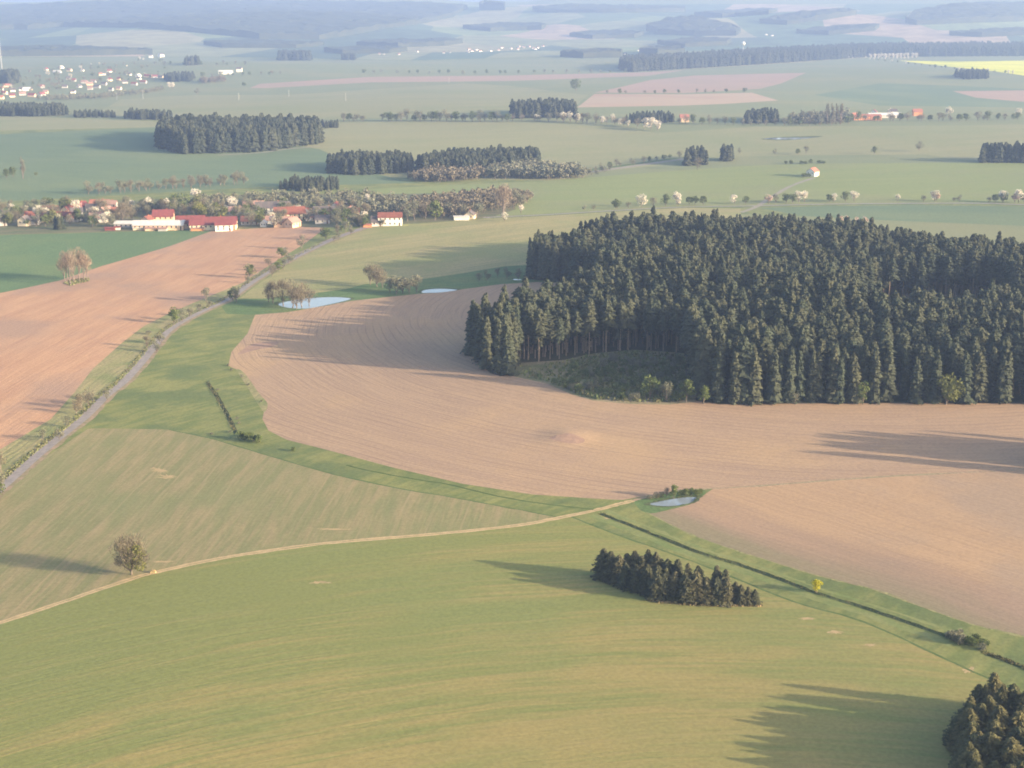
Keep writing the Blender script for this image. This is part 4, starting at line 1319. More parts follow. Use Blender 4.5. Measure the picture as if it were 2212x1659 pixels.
canopy([(-300, 60), (0, 64), (60, 64), (140, 58), (300, 60), (420, 70), (560, 84), (690, 86), (760, 76), (830, 62), (900, 54), (980, 36), (1010, 18), (900, 12), (600, 9), (300, 9), (200, 12), (0, 20), (-300, 22)], 42, 26, 'blue hazy forest covering the whole left ridge', 81)
canopy([(1395, 66), (1440, 50), (1500, 44), (1560, 58), (1600, 70), (1590, 77), (1500, 78), (1420, 74)], 24, 26, 'hazy blue forest on the knoll right of centre', 82)
canopy([(1640, 50), (1700, 38), (1760, 32), (1830, 26), (1850, 32), (1760, 46), (1700, 54)], 26, 24, 'thin hazy forest band on the right slope', 83)
canopy([(1955, 50), (1975, 34), (2030, 22), (2100, 14), (2300, 12), (2500, 20), (2500, 44), (2212, 46), (2080, 50), (1980, 54)], 32, 26, 'hazy blue forest on the far right hill', 84)
canopy([(-300, 112), (0, 112), (120, 109), (240, 112), (330, 117), (200, 120), (0, 122), (-300, 122)], 22, 20, 'dark tree belt beyond the far village', 85)
canopy([(1035, 20), (1060, 16), (1092, 18), (1090, 22), (1040, 22)], 26, 42, 'square dark copse on the skyline', 86)
canopy([(1150, 22), (1230, 16), (1350, 18), (1480, 20), (1480, 26), (1300, 28), (1160, 27)], 34, 22, 'long dark copse along the far skyline', 87)
canopy([(770, 98), (850, 92), (960, 90), (1000, 93), (960, 99), (860, 102)], 24, 18, 'dim tree patch in the far valley', 88)
canopy([(1380, 118), (1400, 112), (1470, 112), (1480, 118), (1420, 121)], 20, 22, 'pale wood behind the left end of the forest strip', 89)
canopy([(440, 96), (560, 92), (620, 96), (700, 98), (640, 104), (480, 103)], 24, 16, 'faint wood at the foot of the blue ridge', 90)
canopy([(1210, 122), (1300, 116), (1345, 118), (1342, 124), (1260, 126)], 16, 20, 'faint wood in the far valley, centre', 91)

for pts, h_, lab in [([(1420, 96), (1500, 88), (1580, 92), (1570, 98), (1480, 102)], 18, 'dim wood on the slope before the knoll'), ([(1000, 62), (1080, 56), (1180, 58), (1170, 64), (1060, 68)], 20, 'long dim wood on the hazy slope, centre'),
                     ([(1230, 78), (1320, 72), (1390, 76), (1370, 82), (1280, 84)], 18, 'dim wood in the hazy hollow left of the knoll'), ([(1720, 72), (1800, 62), (1900, 58), (1890, 66), (1790, 76)], 18, 'thin dim wood across the right slope'),
                     ([(2050, 76), (2150, 68), (2300, 66), (2300, 72), (2120, 80)], 18, 'dim wood below the far right hill'), ([(1500, 34), (1600, 26), (1680, 24), (1660, 31), (1560, 38)], 20, 'faint high wood right of the skyline copse'),
                     ([(700, 112), (800, 107), (880, 110), (840, 115), (740, 117)], 16, 'dim hedge wood in the valley before the village specks')]:
    canopy(pts, 26, h_, lab, int(h_ + pts[0][0]))

# ------------------------------------------------------------------ single trees and rows in the distance
def row(k_list, pts, n, hrange, labs, group, seed, jit=1.5):
    q = np.random.default_rng(seed)
    ln = densify(pts, 3, closed=False)
    for j in range(n):
        t = (j + q.uniform(0.15, 0.85)) / n
        a = ln[int(t * (len(ln) - 1))]
        k = q.choice(k_list)
        tree(k, a[0] + q.normal(0, jit), a[1] + q.normal(0, jit * 0.35), q.uniform(*hrange), labs[k], group)


row(['bareg', 'bareg', 'bare'], [(190, 421), (250, 417), (330, 411), (430, 405), (540, 397)], 24, (8, 13),
    {'bareg': 'grey budding tree in the hedge line above the near village', 'bare': 'brown bare tree in the hedge line above the near village'}, 'hedge line above the near village', 91)
row(['green', 'bareg', 'bareg'], [(822, 262), (900, 262), (1000, 262), (1100, 264)], 26, (10, 17),
    {'green': 'dark green tree in the far treeline beside the domed wood', 'bareg': 'grey tree in the far treeline beside the domed wood'}, 'far treeline left of the domed wood', 92)
row(['green', 'bareg'], [(735, 262), (795, 262)], 7, (8, 13),
    {'green': 'dark small tree in the short far treeline', 'bareg': 'grey small tree in the short far treeline'}, 'short far treeline', 93)
row(['bareg', 'bare'], [(1105, 262), (1200, 264), (1300, 268), (1390, 276)], 16, (9, 15),
    {'bareg': 'grey tree among the far white blossoms', 'bare': 'brown tree among the far white blossoms'}, 'trees among the far blossoms', 94)
for u_, v_, h_ in [(1215, 262, 13), (1232, 264, 14), (1246, 264, 12), (1160, 262, 10), (1300, 268, 11), (1322, 266, 12), (1340, 271, 10), (1392, 279, 15), (1406, 281, 17), (1420, 283, 14), (1356, 274, 9)]:
    tree('blos', u_, v_, h_, 'white blossoming tree at the lower edge of the domed far wood', 'far white blossom trees')
row(['bareg', 'green', 'bareg', 'bare'], [(1455, 268), (1600, 270), (1700, 272), (1840, 270)], 22, (8, 14),
    {'bareg': 'grey tree along the far road', 'green': 'green tree along the far road', 'bare': 'brown tree along the far road'}, 'trees along the far road', 95)
row(['bareg', 'bare', 'green'], [(1830, 262), (1950, 262), (2080, 262), (2240, 258)], 26, (8, 15),
    {'bareg': 'grey tree beside the farm with the orange building', 'green': 'green tree beside the farm with the orange building', 'bare': 'brown tree beside the farm with the orange building'}, 'trees around the far farm', 96)
for u_ in (1786, 1796, 1806, 1816):
    tree('poplar', u_, 268, 30, 'tall bare poplar left of the orange farm building', 'row of far poplars')
for u_, v_, h_ in [(2048, 256, 16), (1922, 250, 10), (2200, 250, 12)]:
    tree('blos', u_, v_, h_, 'pale blossoming tree near the far farm', 'pale trees near the far farm')
for u_, v_, h_, k_, lab in [(1888, 333, 9, 'green', 'single small tree in the crop left of its neighbour, far right'), (1985, 327, 12, 'bareg', 'single airy tree in the crop farthest right'), (1724, 334, 8, 'green', 'small dark tree, left of a pair beyond the crest'),
                            (1741, 332, 9, 'bareg', 'small grey tree, right of a pair beyond the crest'), (1674, 334, 7, 'bareg', 'faint small tree right of the little wood'), (1597, 332, 7, 'bareg', 'small tree just right of the reddish conifers'),
                            (1506, 367, 13, 'bare', 'round brown tree below the small clump on the crest'), (1244, 197, 26, 'green', 'lone pointed dark tree in the far pale field'), (1086, 466, 25, 'red', 'tall reddish leafless tree at the right end of the village wood'),
                            (1090, 462, 22, 'red', 'reddish leafless tree behind the tallest one'), (1125, 448, 14, 'bareg', 'dark grey tree right of the tall reddish ones'), (1112, 444, 13, 'bareg', 'grey tree touching the tall reddish ones'),
                            (1089, 478, 7, 'blos', 'small white tree under the tall reddish one'), (1125, 462, 7, 'blos', 'white blossoming tree at the start of the minor road'), (50, 386, 22, 'poplar', 'pale poplar in the green field at the far left'),
                            (14, 385, 9, 'green', 'dark bush group, left part, beside the pale poplar'), (28, 383, 10, 'green', 'dark bush group, right part, beside the pale poplar'), (78, 380, 4, 'green', 'low dark bush right of the pale poplar'),
                            (527, 188, 12, 'green', 'dark tree at the left tip of the reddish strip field'), (426, 205, 14, 'bareg', 'grey tree right below the far village')]:
    tree(k_, u_, v_, h_, lab)
ri = np.random.default_rng(97)
for (u_, k_, h_) in [(1330, 'green', 7), (1357, 'bareg', 5), (1386, 'blos', 9), (1333, 'green', 6), (1411, 'bareg', 7), (1437, 'green', 8), (1462, 'blos', 8.5), (1489, 'green', 6.5), (1501, 'green', 6.5), (1519, 'green', 7), (1465, 'blos', 6),
                     (1586, 'blos', 6.5), (1610, 'green', 6), (1282, 'bareg', 4), (1262, 'bareg', 3.5), (1660, 'pink', 7), (1676, 'bareg', 7), (1698, 'green', 7), (1712, 'green', 7), (1725, 'blos', 8), (1738, 'blos', 7.5), (1792, 'green', 6.5), (1800, 'blos', 6),
                     (1826, 'green', 7), (1845, 'blos', 7.5), (1938, 'blos', 5), (1995, 'bareg', 5), (2018, 'blos', 8), (2022, 'pink', 7), (2072, 'bareg', 5), (2136, 'bareg', 5), (2150, 'green', 6), (2165, 'blos', 8), (2168, 'green', 7), (2192, 'pink', 7), (2200, 'blos', 9), (2212, 'green', 7), (2060, 'bareg', 4)]:
    v_ = np.interp(u_, [1171, 1304, 1475, 1608, 1775, 1975, 2212], [462, 453, 443.5, 441.5, 437.5, 435.5, 438])
    tree(k_, u_, v_ + ri.uniform(-1, 0.5), h_ * 1.3, {'green': 'small dark green tree in the row above the minor road', 'bareg': 'small budding tree in the row above the minor road', 'blos': 'white blossoming fruit tree above the minor road', 'pink': 'pinkish blossoming fruit tree above the minor road'}[k_], 'fruit trees along the minor road')
for u_, v_, h_ in [(1697, 354, 3), (1709, 354, 4), (1730, 354, 3.5), (1740, 354, 3.5), (1752, 353, 4.5), (1770, 353, 3.5), (1778, 353, 3)]:
    tree('shrubg', u_, v_, h_, 'dark low bush along the crest behind the small white house', 'bushes on the crest', w=0.5)
for u_, v_, h_ in [(1735, 383, 4), (1741, 383, 4), (1747, 382, 3.5)]:
    tree('shrubg', u_, v_, h_, 'dark bush at the left of the small white house', 'bushes by the white field house', w=0.4)
for u_, v_, h_, k_ in [(1815, 492, 9, 'pink'), (1832, 490, 9, 'pink'), (1850, 492, 8, 'pink'), (1870, 486, 7, 'pink'), (1800, 496, 6, 'blos')]:
    tree(k_, u_, v_, h_, 'pinkish spring tree showing behind the forest tops' if k_ == 'pink' else 'whitish spring bush showing behind the forest tops', 'spring trees behind the forest')
for t in range(26):      # far blossom hedge above the rape field
    u_ = 1880 + (t % 13) * 8.2
    v_ = 127.0 - (t % 13) * 0.25 + (3.0 if t > 12 else 0)
    tree('blos', u_, v_, 17 if t < 13 else 9, 'white blossoming tree in the dense hedge left of the rape field', 'dense white hedge by the rape field')
row(['blos', 'bareg', 'green'], [(1880, 128), (1960, 139), (2060, 150), (2200, 162)], 24, (6, 10),
    {'blos': 'white bush on the lower side of the rape field', 'bareg': 'grey bush on the lower side of the rape field', 'green': 'dark bush on the lower side of the rape field'}, 'bushes below the rape field', 98)
row(['blos', 'bareg'], [(1760, 129), (1875, 125)], 9, (6, 10), {'blos': 'white bush below the long forest strip', 'bareg': 'grey bush below the long forest strip'}, 'bushes below the forest strip', 99)
row(['green', 'bareg'], [(770, 159), (900, 160), (1100, 160), (1360, 157)], 24, (8, 13), {'green': 'small green tree along the top of the reddish strip field', 'bareg': 'small grey tree along the top of the reddish strip field'}, 'trees above the reddish strip', 100)
row(['green', 'bareg'], [(1290, 203), (1475, 202.5), (1620, 200)], 12, (7, 11), {'green': 'dark tree on the line between the two far bare fields', 'bareg': 'grey tree on the line between the two far bare fields'}, 'trees between the far bare fields', 101, 0.3)
row(['green', 'bareg'], [(330, 141), (410, 141), (540, 142)], 12, (8, 14), {'green': 'dark tree in the hedge above the far village', 'bareg': 'grey tree in the hedge above the far village'}, 'hedge above the far village', 102)
row(['green', 'bareg', 'bare'], [(400, 168), (470, 165), (620, 160)], 13, (8, 13), {'green': 'dark tree right of the far village', 'bareg': 'grey tree right of the far village', 'bare': 'brown tree right of the far village'}, 'trees right of the far village', 103)
row(['bareg', 'bareg', 'green'], [(1290, 366), (1380, 354), (1475, 340)], 12, (5, 9), {'bareg': 'grey bush beside the pale farm road', 'green': 'dark bush beside the pale farm road'}, 'bushes by the pale farm road', 104)
tree('blos', 372, 194, 15, 'round whitish tree at the right end of the far village')
tree('blos', 366, 190, 13, 'whitish tree overlapping the round one at the far village end')

# ------------------------------------------------------------------ houses
HM = {}


def hm(name, c, c2=None, sc_=0.5, spec=0.2):
    HM[name] = plain(name, c, c2 or tuple(x * 0.85 for x in c), sc_, 0.85, spec=spec)


hm('render_white', (0.80, 0.76, 0.68))
hm('render_cream', (0.72, 0.60, 0.42))
hm('render_peach', (0.66, 0.46, 0.32))
hm('render_grey', (0.42, 0.40, 0.38))
hm('render_orange', (0.60, 0.27, 0.13))
hm('tile_red', (0.20, 0.058, 0.058), (0.15, 0.05, 0.05))
hm('tile_orange', (0.33, 0.135, 0.095), (0.27, 0.115, 0.085))
hm('tile_brown', (0.20, 0.075, 0.055), (0.15, 0.06, 0.05))
hm('tile_dark', (0.085, 0.080, 0.085), (0.12, 0.10, 0.10))
hm('tile_pink', (0.30, 0.185, 0.155), (0.25, 0.16, 0.14))
hm('sheet_white', (0.50, 0.49, 0.48), (0.42, 0.42, 0.42))
hm('window_glass', (0.03, 0.035, 0.045), (0.05, 0.055, 0.065), 1.0, 0.8)
hm('door_wood', (0.12, 0.07, 0.04))
hm('brick', (0.33, 0.13, 0.08))


def boxv(x0, x1, y0, y1, z0, z1):
    v = [(x0, y0, z0), (x1, y0, z0), (x1, y1, z0), (x0, y1, z0), (x0, y0, z1), (x1, y0, z1), (x1, y1, z1), (x0, y1, z1)]
    f = [(0, 2, 1), (0, 3, 2), (4, 5, 6), (4, 6, 7), (0, 1, 5), (0, 5, 4), (1, 2, 6), (1, 6, 5), (2, 3, 7), (2, 7, 6), (3, 0, 4), (3, 4, 7)]
    return v, f


def mb(name, boxes, m, parent):
    b = MB()
    for bx in boxes:
        v, f = boxv(*bx) if len(bx) == 6 else bx
        b.add(v, f)
    v, f = b.get()
    return link(name, mesh_from(name, v, f, [HM[m]]), parent)


def house(u_, v_, l, w, h, rz, wall, roof, label, name='house', group=None, pitch=0.75, detail=True, chimney=True, cat='house', hip=False):
    """gabled house: long side along its own x; walls with gables, overhanging roof slabs, windows, door, chimney."""
    p = g1(u_, v_)
    o = link(name, None, loc=(p[0], p[1], p[2]), label=label, category=cat)
    if group:
        o['group'] = group
    o.rotation_euler[2] = R(rz)
    a, b = l / 2, w / 2
    rh = w / 2 * pitch
    zb = -1.2
    # walls with gable triangles
    v = [(-a, -b, zb), (a, -b, zb), (a, b, zb), (-a, b, zb), (-a, -b, h), (a, -b, h), (a, b, h), (-a, b, h), (-a, 0, h + rh), (a, 0, h + rh)]
    f = [(0, 1, 5), (0, 5, 4), (1, 2, 6), (1, 6, 5), (2, 3, 7), (2, 7, 6), (3, 0, 4), (3, 4, 7), (5, 6, 9), (7, 4, 8), (0, 2, 1), (0, 3, 2), (4, 5, 9), (4, 9, 8), (6, 7, 8), (6, 8, 9)]
    link('wall', mesh_from('wall', v, f, [HM[wall]]), o)
    # roof: two slabs with thickness and overhang
    e, ov, th = 0.5, 0.55, 0.22
    rb = MB()
    for s in (-1, 1):
        sl_ = rh / b
        y1, z1 = s * (b + ov), h - sl_ * ov + 0.05
        z2 = h + rh + 0.05
        q = [(-a - e, y1, z1), (a + e, y1, z1), (a + e, 0, z2), (-a - e, 0, z2)]
        q2 = [(x, y, z + th) for x, y, z in q]
        rb.add(q + q2, [(0, 1, 2), (0, 2, 3), (4, 6, 5), (4, 7, 6), (0, 4, 5), (0, 5, 1), (1, 5, 6), (1, 6, 2), (3, 7, 4), (3, 4, 0)])
    rv, rf = rb.get()
    roof_o = link('roof', mesh_from('roof', rv, rf, [HM[roof]]), o)
    if chimney:
        mb('chimney', [(a * 0.3, a * 0.3 + 0.6, 0.3, 0.9, h + rh * 0.6, h + rh + 1.0)], 'brick', roof_o)
    if detail:
        nwin = max(2, int(l / 3.2))
        for s in (-1, 1):
            for i in range(nwin):
                x = -a + (i + 0.5) * l / nwin
                y0, y1 = (s * b - 0.06, s * b + 0.06)
                for zz in ([h - 1.9] if h < 4.5 else [1.0, h - 1.9]):
                    fr = mb('window', [(x - 0.55, x + 0.55, y0, y1, zz, zz + 1.3)], 'window_glass', o)
        for s in (-1, 1):
            x0, x1 = (s * a - 0.06, s * a + 0.06)
            for yy in (-w * 0.22, w * 0.22):
                mb('window', [(x0, x1, yy - 0.45, yy + 0.45, h - 1.9, h - 0.7)], 'window_glass', o)
        mb('door', [(a - 2.2, a - 1.2, -b - 0.08, -b + 0.05, 0, 2.1)], 'door_wood', o)
    return o


GN = 'houses of the near village'
NEAR = [
    (3, 487, 9, 7, 4, 20, 'render_grey', 'tile_dark', 'pale grey house cut by the left side, near village'),
    (54, 487, 9, 8, 4.6, 80, 'render_cream', 'tile_dark', 'cream house with a dark roof, bright square gable, near the village left end'),
    (72, 485, 10, 7, 4, 10, 'render_grey', 'tile_dark', 'shaded pale house right of the bright square gable'),
    (91, 479, 10, 8, 4, 60, 'render_cream', 'tile_red', 'cream house under a red roof beside the shaded pale one'),
    (110, 463, 13, 8, 4, 12, 'render_cream', 'tile_brown', 'long dark-red roofed house at the upper left of the near village'),
    (176, 457, 12, 9, 5, 70, 'render_white', 'tile_red', 'house with a tall bright white gable and red roof, upper left of village'),
    (156, 477, 15, 8, 4, -12, 'render_white', 'tile_red', 'white-walled house with a bright long wall and orange-red roof'),
    (166, 467, 10, 8, 4, 20, 'render_grey', 'tile_dark', 'grey-blue roofed house below the tall white gable'),
    (138, 476, 12, 8, 4, 5, 'render_grey', 'tile_brown', 'brown roofed house left of the bright long wall'),
    (216, 445, 17, 7, 3, 2, 'render_peach', 'tile_orange', 'long low orange roof at the upper edge of the village'),
    (238, 447, 12, 7, 3, 2, 'render_grey', 'tile_pink', 'faded pink roof right of the long low orange one'),
    (204, 458, 14, 8, 4, 15, 'render_grey', 'tile_dark', 'slate grey roofed house among trees, left of centre'),
    (247, 462, 9, 7, 3, 5, 'render_cream', 'tile_orange', 'tiny orange roofed house among trees above the long hall'),
    (213, 479, 14, 9, 4, 20, 'render_grey', 'tile_pink', 'broad faded pink roof left of the long white hall'),
    (354, 480, 17, 12, 5.5, 8, 'render_peach', 'tile_red', 'large raspberry-red roofed house with a peach gable above the halls'),
    (320, 484, 9, 7, 4, 70, 'render_peach', 'tile_brown', 'small brown-roofed house left of the raspberry-red roof'),
    (513, 462, 14, 8, 3, 4, 'render_grey', 'tile_pink', 'small salmon roof right of the halls, upper one'),
    (541, 484, 15, 9, 3, 6, 'render_grey', 'tile_orange', 'orange roof standing above the ploughed field'),
    (570, 489, 5, 4.5, 3.2, 85, 'render_white', 'sheet_white', 'tiny white gabled hut at the field edge'),
    (548, 456, 18, 12, 4, 12, 'render_grey', 'tile_pink', 'greyish-pink roofed barn in the trees, village middle'),
    (590, 460, 30, 12, 5, 10, 'render_white', 'tile_dark', 'long dark-roofed barn ending in a white gable'),
    (626, 473, 26, 13, 5, 14, 'render_cream', 'tile_brown', 'large brown-red roofed farmhouse with a cream gable'),
    (612, 489, 15, 10, 4, 10, 'render_peach', 'tile_pink', 'low pink-roofed farm wing in front of the large farmhouse'),
    (632, 490, 11, 9, 4, 60, 'render_peach', 'tile_pink', 'pink-roofed annex with a peach gable, right of the low wing'),
    (585, 482, 10, 7, 3, 0, 'render_grey', 'tile_pink', 'small roof in the trees right of the white hut'),
    (672, 476, 9, 7, 3, 10, 'render_grey', 'tile_pink', 'small reddish roof among grey trees, right of the farmhouse'),
    (686, 471, 8, 7, 4, 70, 'render_white', 'tile_dark', 'tiny white gable in the trees before the dark roofs'),
    (703, 466, 20, 10, 4, 8, 'render_grey', 'tile_dark', 'dark roofed house hidden in trees left of the road'),
    (727, 456, 10, 8, 4.5, 75, 'render_white', 'tile_red', 'small white-topped house with a red edge above the road end'),
    (697, 482, 12, 8, 3.5, 5, 'render_grey', 'tile_dark', 'low dark house just above the field corner'),
    (1016, 472, 11, 8, 3.5, 80, 'render_cream', 'tile_dark', 'lone cream-gabled cottage with a dark roof, right of the white house'),
]
for (u_, v_, l_, w_, h_, rz_, wa, ro, lab) in NEAR:
    house(u_, v_, l_ * 0.88, w_ * 0.88, h_ * 0.92, rz_, wa, ro, lab, group=GN, pitch=0.8)
hq = np.random.default_rng(63)
for j in range(16):
    u_ = hq.uniform(10, 770)
    if 285 < u_ < 505:
        continue
    ro = hq.choice(['tile_pink', 'tile_dark', 'tile_brown', 'tile_red'])
    house(u_, hq.uniform(452, 480), hq.uniform(8, 11), 6.5, 3.4, hq.choice([5, 70, 20]), hq.choice(['render_grey', 'render_cream', 'render_grey']), ro,
          {'tile_pink': 'small house with a faded pink roof half hidden in village trees', 'tile_dark': 'small house with a slate dark roof half hidden in village trees', 'tile_brown': 'small house with a brown roof half hidden in village trees', 'tile_red': 'small house with a red roof half hidden in village trees'}[str(ro)], group='small houses hidden in the village trees', pitch=0.85)
# long white hall and the red-roofed farm complex
house(345, 495, 36, 11, 3.6, 1, 'render_peach', 'sheet_white', 'long low hall with a pale metal roof beside the field', name='hall', pitch=0.5, chimney=False, cat='hall')
house(280, 489, 20, 9, 2.5, 2, 'render_grey', 'sheet_white', 'low grey shed left of the long pale hall', name='shed', pitch=0.35, chimney=False, cat='shed')
house(413, 491, 20, 15, 4, 8, 'render_peach', 'tile_red', 'red-roofed barn between the pale hall and the red hall', name='barn', pitch=0.6, chimney=False, cat='barn')
house(462, 494, 33, 15, 4.0, 8, 'render_cream', 'tile_red', 'big red-roofed hall at the corner of the ploughed field', name='hall', pitch=0.6, chimney=True, cat='hall')
house(484, 497.5, 12, 9, 4.5, 10, 'render_white', 'tile_red', 'bright white-walled front wing under the big red roof', name='wing', pitch=0.5, chimney=False, cat='building')
# white house with lower annex
house(843, 486, 17, 9, 6.2, 3, 'render_white', 'tile_brown', 'two-storey bright white house with a dark red roof above the road', name='white_house', pitch=0.65)
house(815, 487, 8, 8, 3.2, 3, 'render_white', 'tile_dark', 'low white garage with a grey roof left of the big white house', name='garage', pitch=0.9, chimney=False, cat='garage')
house(1755, 380, 11, 9, 4.6, 55, 'render_white', 'tile_orange', 'small white house with an orange roof alone on the green rise')
house(997, 475, 11, 4, 2.6, 0, 'render_white', 'sheet_white', 'white caravan-like shed left of the cottage', name='shed', pitch=0.2, chimney=False, cat='shed', detail=False)
# far farm
house(1872, 259, 38, 14, 5, 0, 'render_orange', 'tile_orange', 'long bright orange building of the far farm', name='barn', pitch=0.4, chimney=False, cat='barn')
house(1910, 254, 50, 13, 4, 10, 'render_grey', 'sheet_white', 'long grey shed right of the orange building', name='shed', pitch=0.4, chimney=False, cat='shed')
house(1929, 251, 10, 9, 7, 0, 'render_white', 'tile_dark', 'white upright house at the end of the long grey shed', detail=False)
house(1888, 249, 9, 8, 5, 70, 'render_white', 'tile_red', 'tiny white house above the far farm', detail=False)
house(1848, 255, 14, 9, 4, 30, 'render_grey', 'tile_orange', 'small red roof left of the orange building', detail=False)
house(1981, 250, 13, 10, 6, 0, 'render_orange', 'tile_orange', 'single orange house right of the far farm', detail=False)
house(1478, 263, 12, 10, 6, 0, 'render_peach', 'tile_orange', 'single orange-white house left end of the far road', detail=False)
# far village
FARH = [
    (100, 152, 'render_cream', 'tile_red', 16), (133, 148, 'render_white', 'sheet_white', 22), (124, 158, 'render_grey', 'sheet_white', 30), (150, 154, 'render_cream', 'tile_pink', 18), (178, 154, 'render_white', 'tile_dark', 10),
    (223, 162, 'render_white', 'tile_dark', 18), (237, 156, 'render_white', 'tile_red', 18), (217, 163, 'render_cream', 'tile_orange', 12), (279, 163, 'render_white', 'tile_dark', 16), (299, 166, 'render_white', 'sheet_white', 24),
    (300, 172, 'render_white', 'tile_dark', 14), (320, 167, 'render_peach', 'tile_red', 26), (335, 168, 'render_grey', 'tile_red', 18), (347, 169, 'render_cream', 'tile_dark', 18), (237, 175, 'render_cream', 'tile_red', 20), (257, 173, 'render_peach', 'tile_red', 12),
    (257, 194, 'render_cream', 'tile_pink', 16), (159, 176, 'render_grey', 'tile_red', 16), (183, 180, 'render_grey', 'tile_pink', 22), (194, 184, 'render_peach', 'tile_pink', 22), (202, 178, 'render_grey', 'tile_pink', 18), (28, 198, 'render_white', 'tile_dark', 16),
    (46, 196, 'render_white', 'tile_dark', 13), (58, 196, 'render_white', 'sheet_white', 26), (67, 195, 'render_cream', 'tile_dark', 10), (15, 188, 'render_peach', 'tile_orange', 24), (2, 195, 'render_white', 'tile_red', 14), (27, 210, 'render_cream', 'tile_red', 16),
    (69, 209, 'render_peach', 'tile_red', 22), (99, 202, 'render_cream', 'tile_pink', 14), (49, 206, 'render_grey', 'tile_pink', 20), (90, 207, 'render_grey', 'tile_red', 26), (171, 189, 'render_grey', 'tile_dark', 20), (158, 201, 'render_white', 'tile_dark', 14),
    (148, 172, 'render_grey', 'tile_dark', 16), (210, 190, 'render_grey', 'tile_dark', 20), (225, 184, 'render_grey', 'tile_dark', 18), (140, 190, 'render_grey', 'tile_dark', 18), (92, 190, 'render_grey', 'tile_red', 14), (2, 214, 'render_cream', 'tile_orange', 16),
    (270, 180, 'render_grey', 'tile_dark', 20), (290, 184, 'render_grey', 'tile_brown', 20), (310, 180, 'render_grey', 'tile_brown', 22), (240, 196, 'render_grey', 'tile_dark', 14), (195, 194, 'render_grey', 'tile_pink', 16), (10, 204, 'render_cream', 'tile_red', 16)]
wn_ = {'render_white': 'bright white', 'render_cream': 'cream', 'render_grey': 'grey', 'render_peach': 'peach', 'render_orange': 'orange'}
rn_ = {'tile_red': 'red', 'tile_dark': 'dark', 'sheet_white': 'pale metal', 'tile_pink': 'faded pink', 'tile_orange': 'orange', 'tile_brown': 'brown'}
rh_ = np.random.default_rng(61)
for (u_, v_, wa, ro, l_) in FARH:
    part = 'left cluster' if u_ < 115 and v_ > 180 else ('upper row' if v_ < 172 else 'middle')
    house(u_, v_, l_ * 0.62, 7.5, 3.6, rh_.choice([5, 75, 20, -10]), wa, ro, '%s house with a %s roof in the far village, %s' % (wn_[wa], rn_[ro], part), group='houses of the far village', detail=False, chimney=False, pitch=0.9)
house(488, 160, 34, 11, 5, 12, 'render_white', 'sheet_white', 'long white farm building right of the far village', name='barn', detail=False, chimney=False, cat='barn')
house(517, 155, 13, 11, 7, 0, 'render_white', 'tile_dark', 'small white cube-like building right of the long white one', detail=False, chimney=False)
house(348, 123, 20, 12, 8, 60, 'render_white', 'tile_dark', 'white farm above the far village, right one', detail=False, chimney=False)
house(326, 125, 12, 10, 8, 0, 'render_white', 'tile_dark', 'tiny white building above the far village, left one', detail=False, chimney=False)
vq = np.random.default_rng(62)
for j in range(26):
    u_ = vq.uniform(800, 1190)
    v_ = np.interp(u_, [800, 950, 1190], [120, 114, 102]) + vq.uniform(-4, 4)
    house(u_, v_, vq.uniform(7, 12), 7, 3.5, vq.uniform(0, 90), vq.choice(['render_white', 'render_grey', 'render_grey']), vq.choice(['tile_pink', 'tile_dark', 'tile_brown']), 'pale speck of a house in the hazy valley village', group='houses of the hazy valley village', detail=False, chimney=False)
for (u_, v_, lab) in [(1760, 112, 'a'), ]:
    pass
for u_, v_ in [(1542, 72), (1560, 77), (1655, 76), (1668, 78), (1500, 84), (1380, 110), (1402, 118), (1350, 118)]:
    house(u_, v_, 9, 7, 4, 20, 'render_white', 'tile_dark', 'lone white house dotted among the hazy hills', group='houses in the hazy hills', detail=False, chimney=False)

# yard clutter beside the halls
for (u_, v_, l_, w_, c1, c2, lab) in [(238, 497.5, 7, 3, 'tile_red', 'tile_red', 'dark red trailer parked at the field edge left of the hall'), (254, 496, 4, 3, 'render_white', 'tile_red', 'small white and red shed in the yard'),
                                      (302, 497, 9, 3, 'render_cream', 'sheet_white', 'cream trailer in front of the long pale hall'), (325, 498, 7, 4, 'render_peach', 'tile_pink', 'low brick-coloured stack beside the cream trailer'),
                                      (352, 498.5, 6, 4, 'render_grey', 'tile_pink', 'low rusty stack before the middle of the pale hall'), (427, 498, 9, 4, 'render_orange', 'tile_pink', 'orange pile beside the red-roofed barn'), (794, 490.5, 6, 3, 'render_orange', 'tile_orange', 'orange pile of bricks left of the white house')]:
    house(u_, v_, l_, w_, 1.8, 3, c1, c2, lab, name='shed', pitch=0.3, detail=False, chimney=False, cat='shed')

# trees among the near village houses
tv = np.random.default_rng(71)
VT = []
for j in range(280):
    u_ = tv.uniform(-10, 800)
    v_ = tv.uniform(452, 492) - (u_ < 300) * 2
    if 292 < u_ < 506 and v_ > 470:
        v_ = tv.uniform(450, 470)
    if (any(abs(u_ - q[0]) < 6 and 0 < v_ - q[1] < 8 for q in NEAR) and tv.random() < 0.6) or (800 < u_ < 875):
        continue
    VT.append((u_, v_))
for (u_, v_) in VT:
    k = tv.choice(['bareg', 'bare', 'green', 'bareg', 'olive', 'bare', 'blos'], p=[.24, .2, .16, .2, .05, .07, .08])
    tree(k, u_, v_, tv.uniform(5.5, 12), {'bareg': 'grey budding garden tree among the near village houses', 'bare': 'brown bare garden tree among the near village houses', 'green': 'dark green garden tree among the near village houses',
         'olive': 'light olive garden tree among the near village houses', 'blos': 'whitish blossoming garden tree among the near village houses'}[k], 'garden trees of the near village')
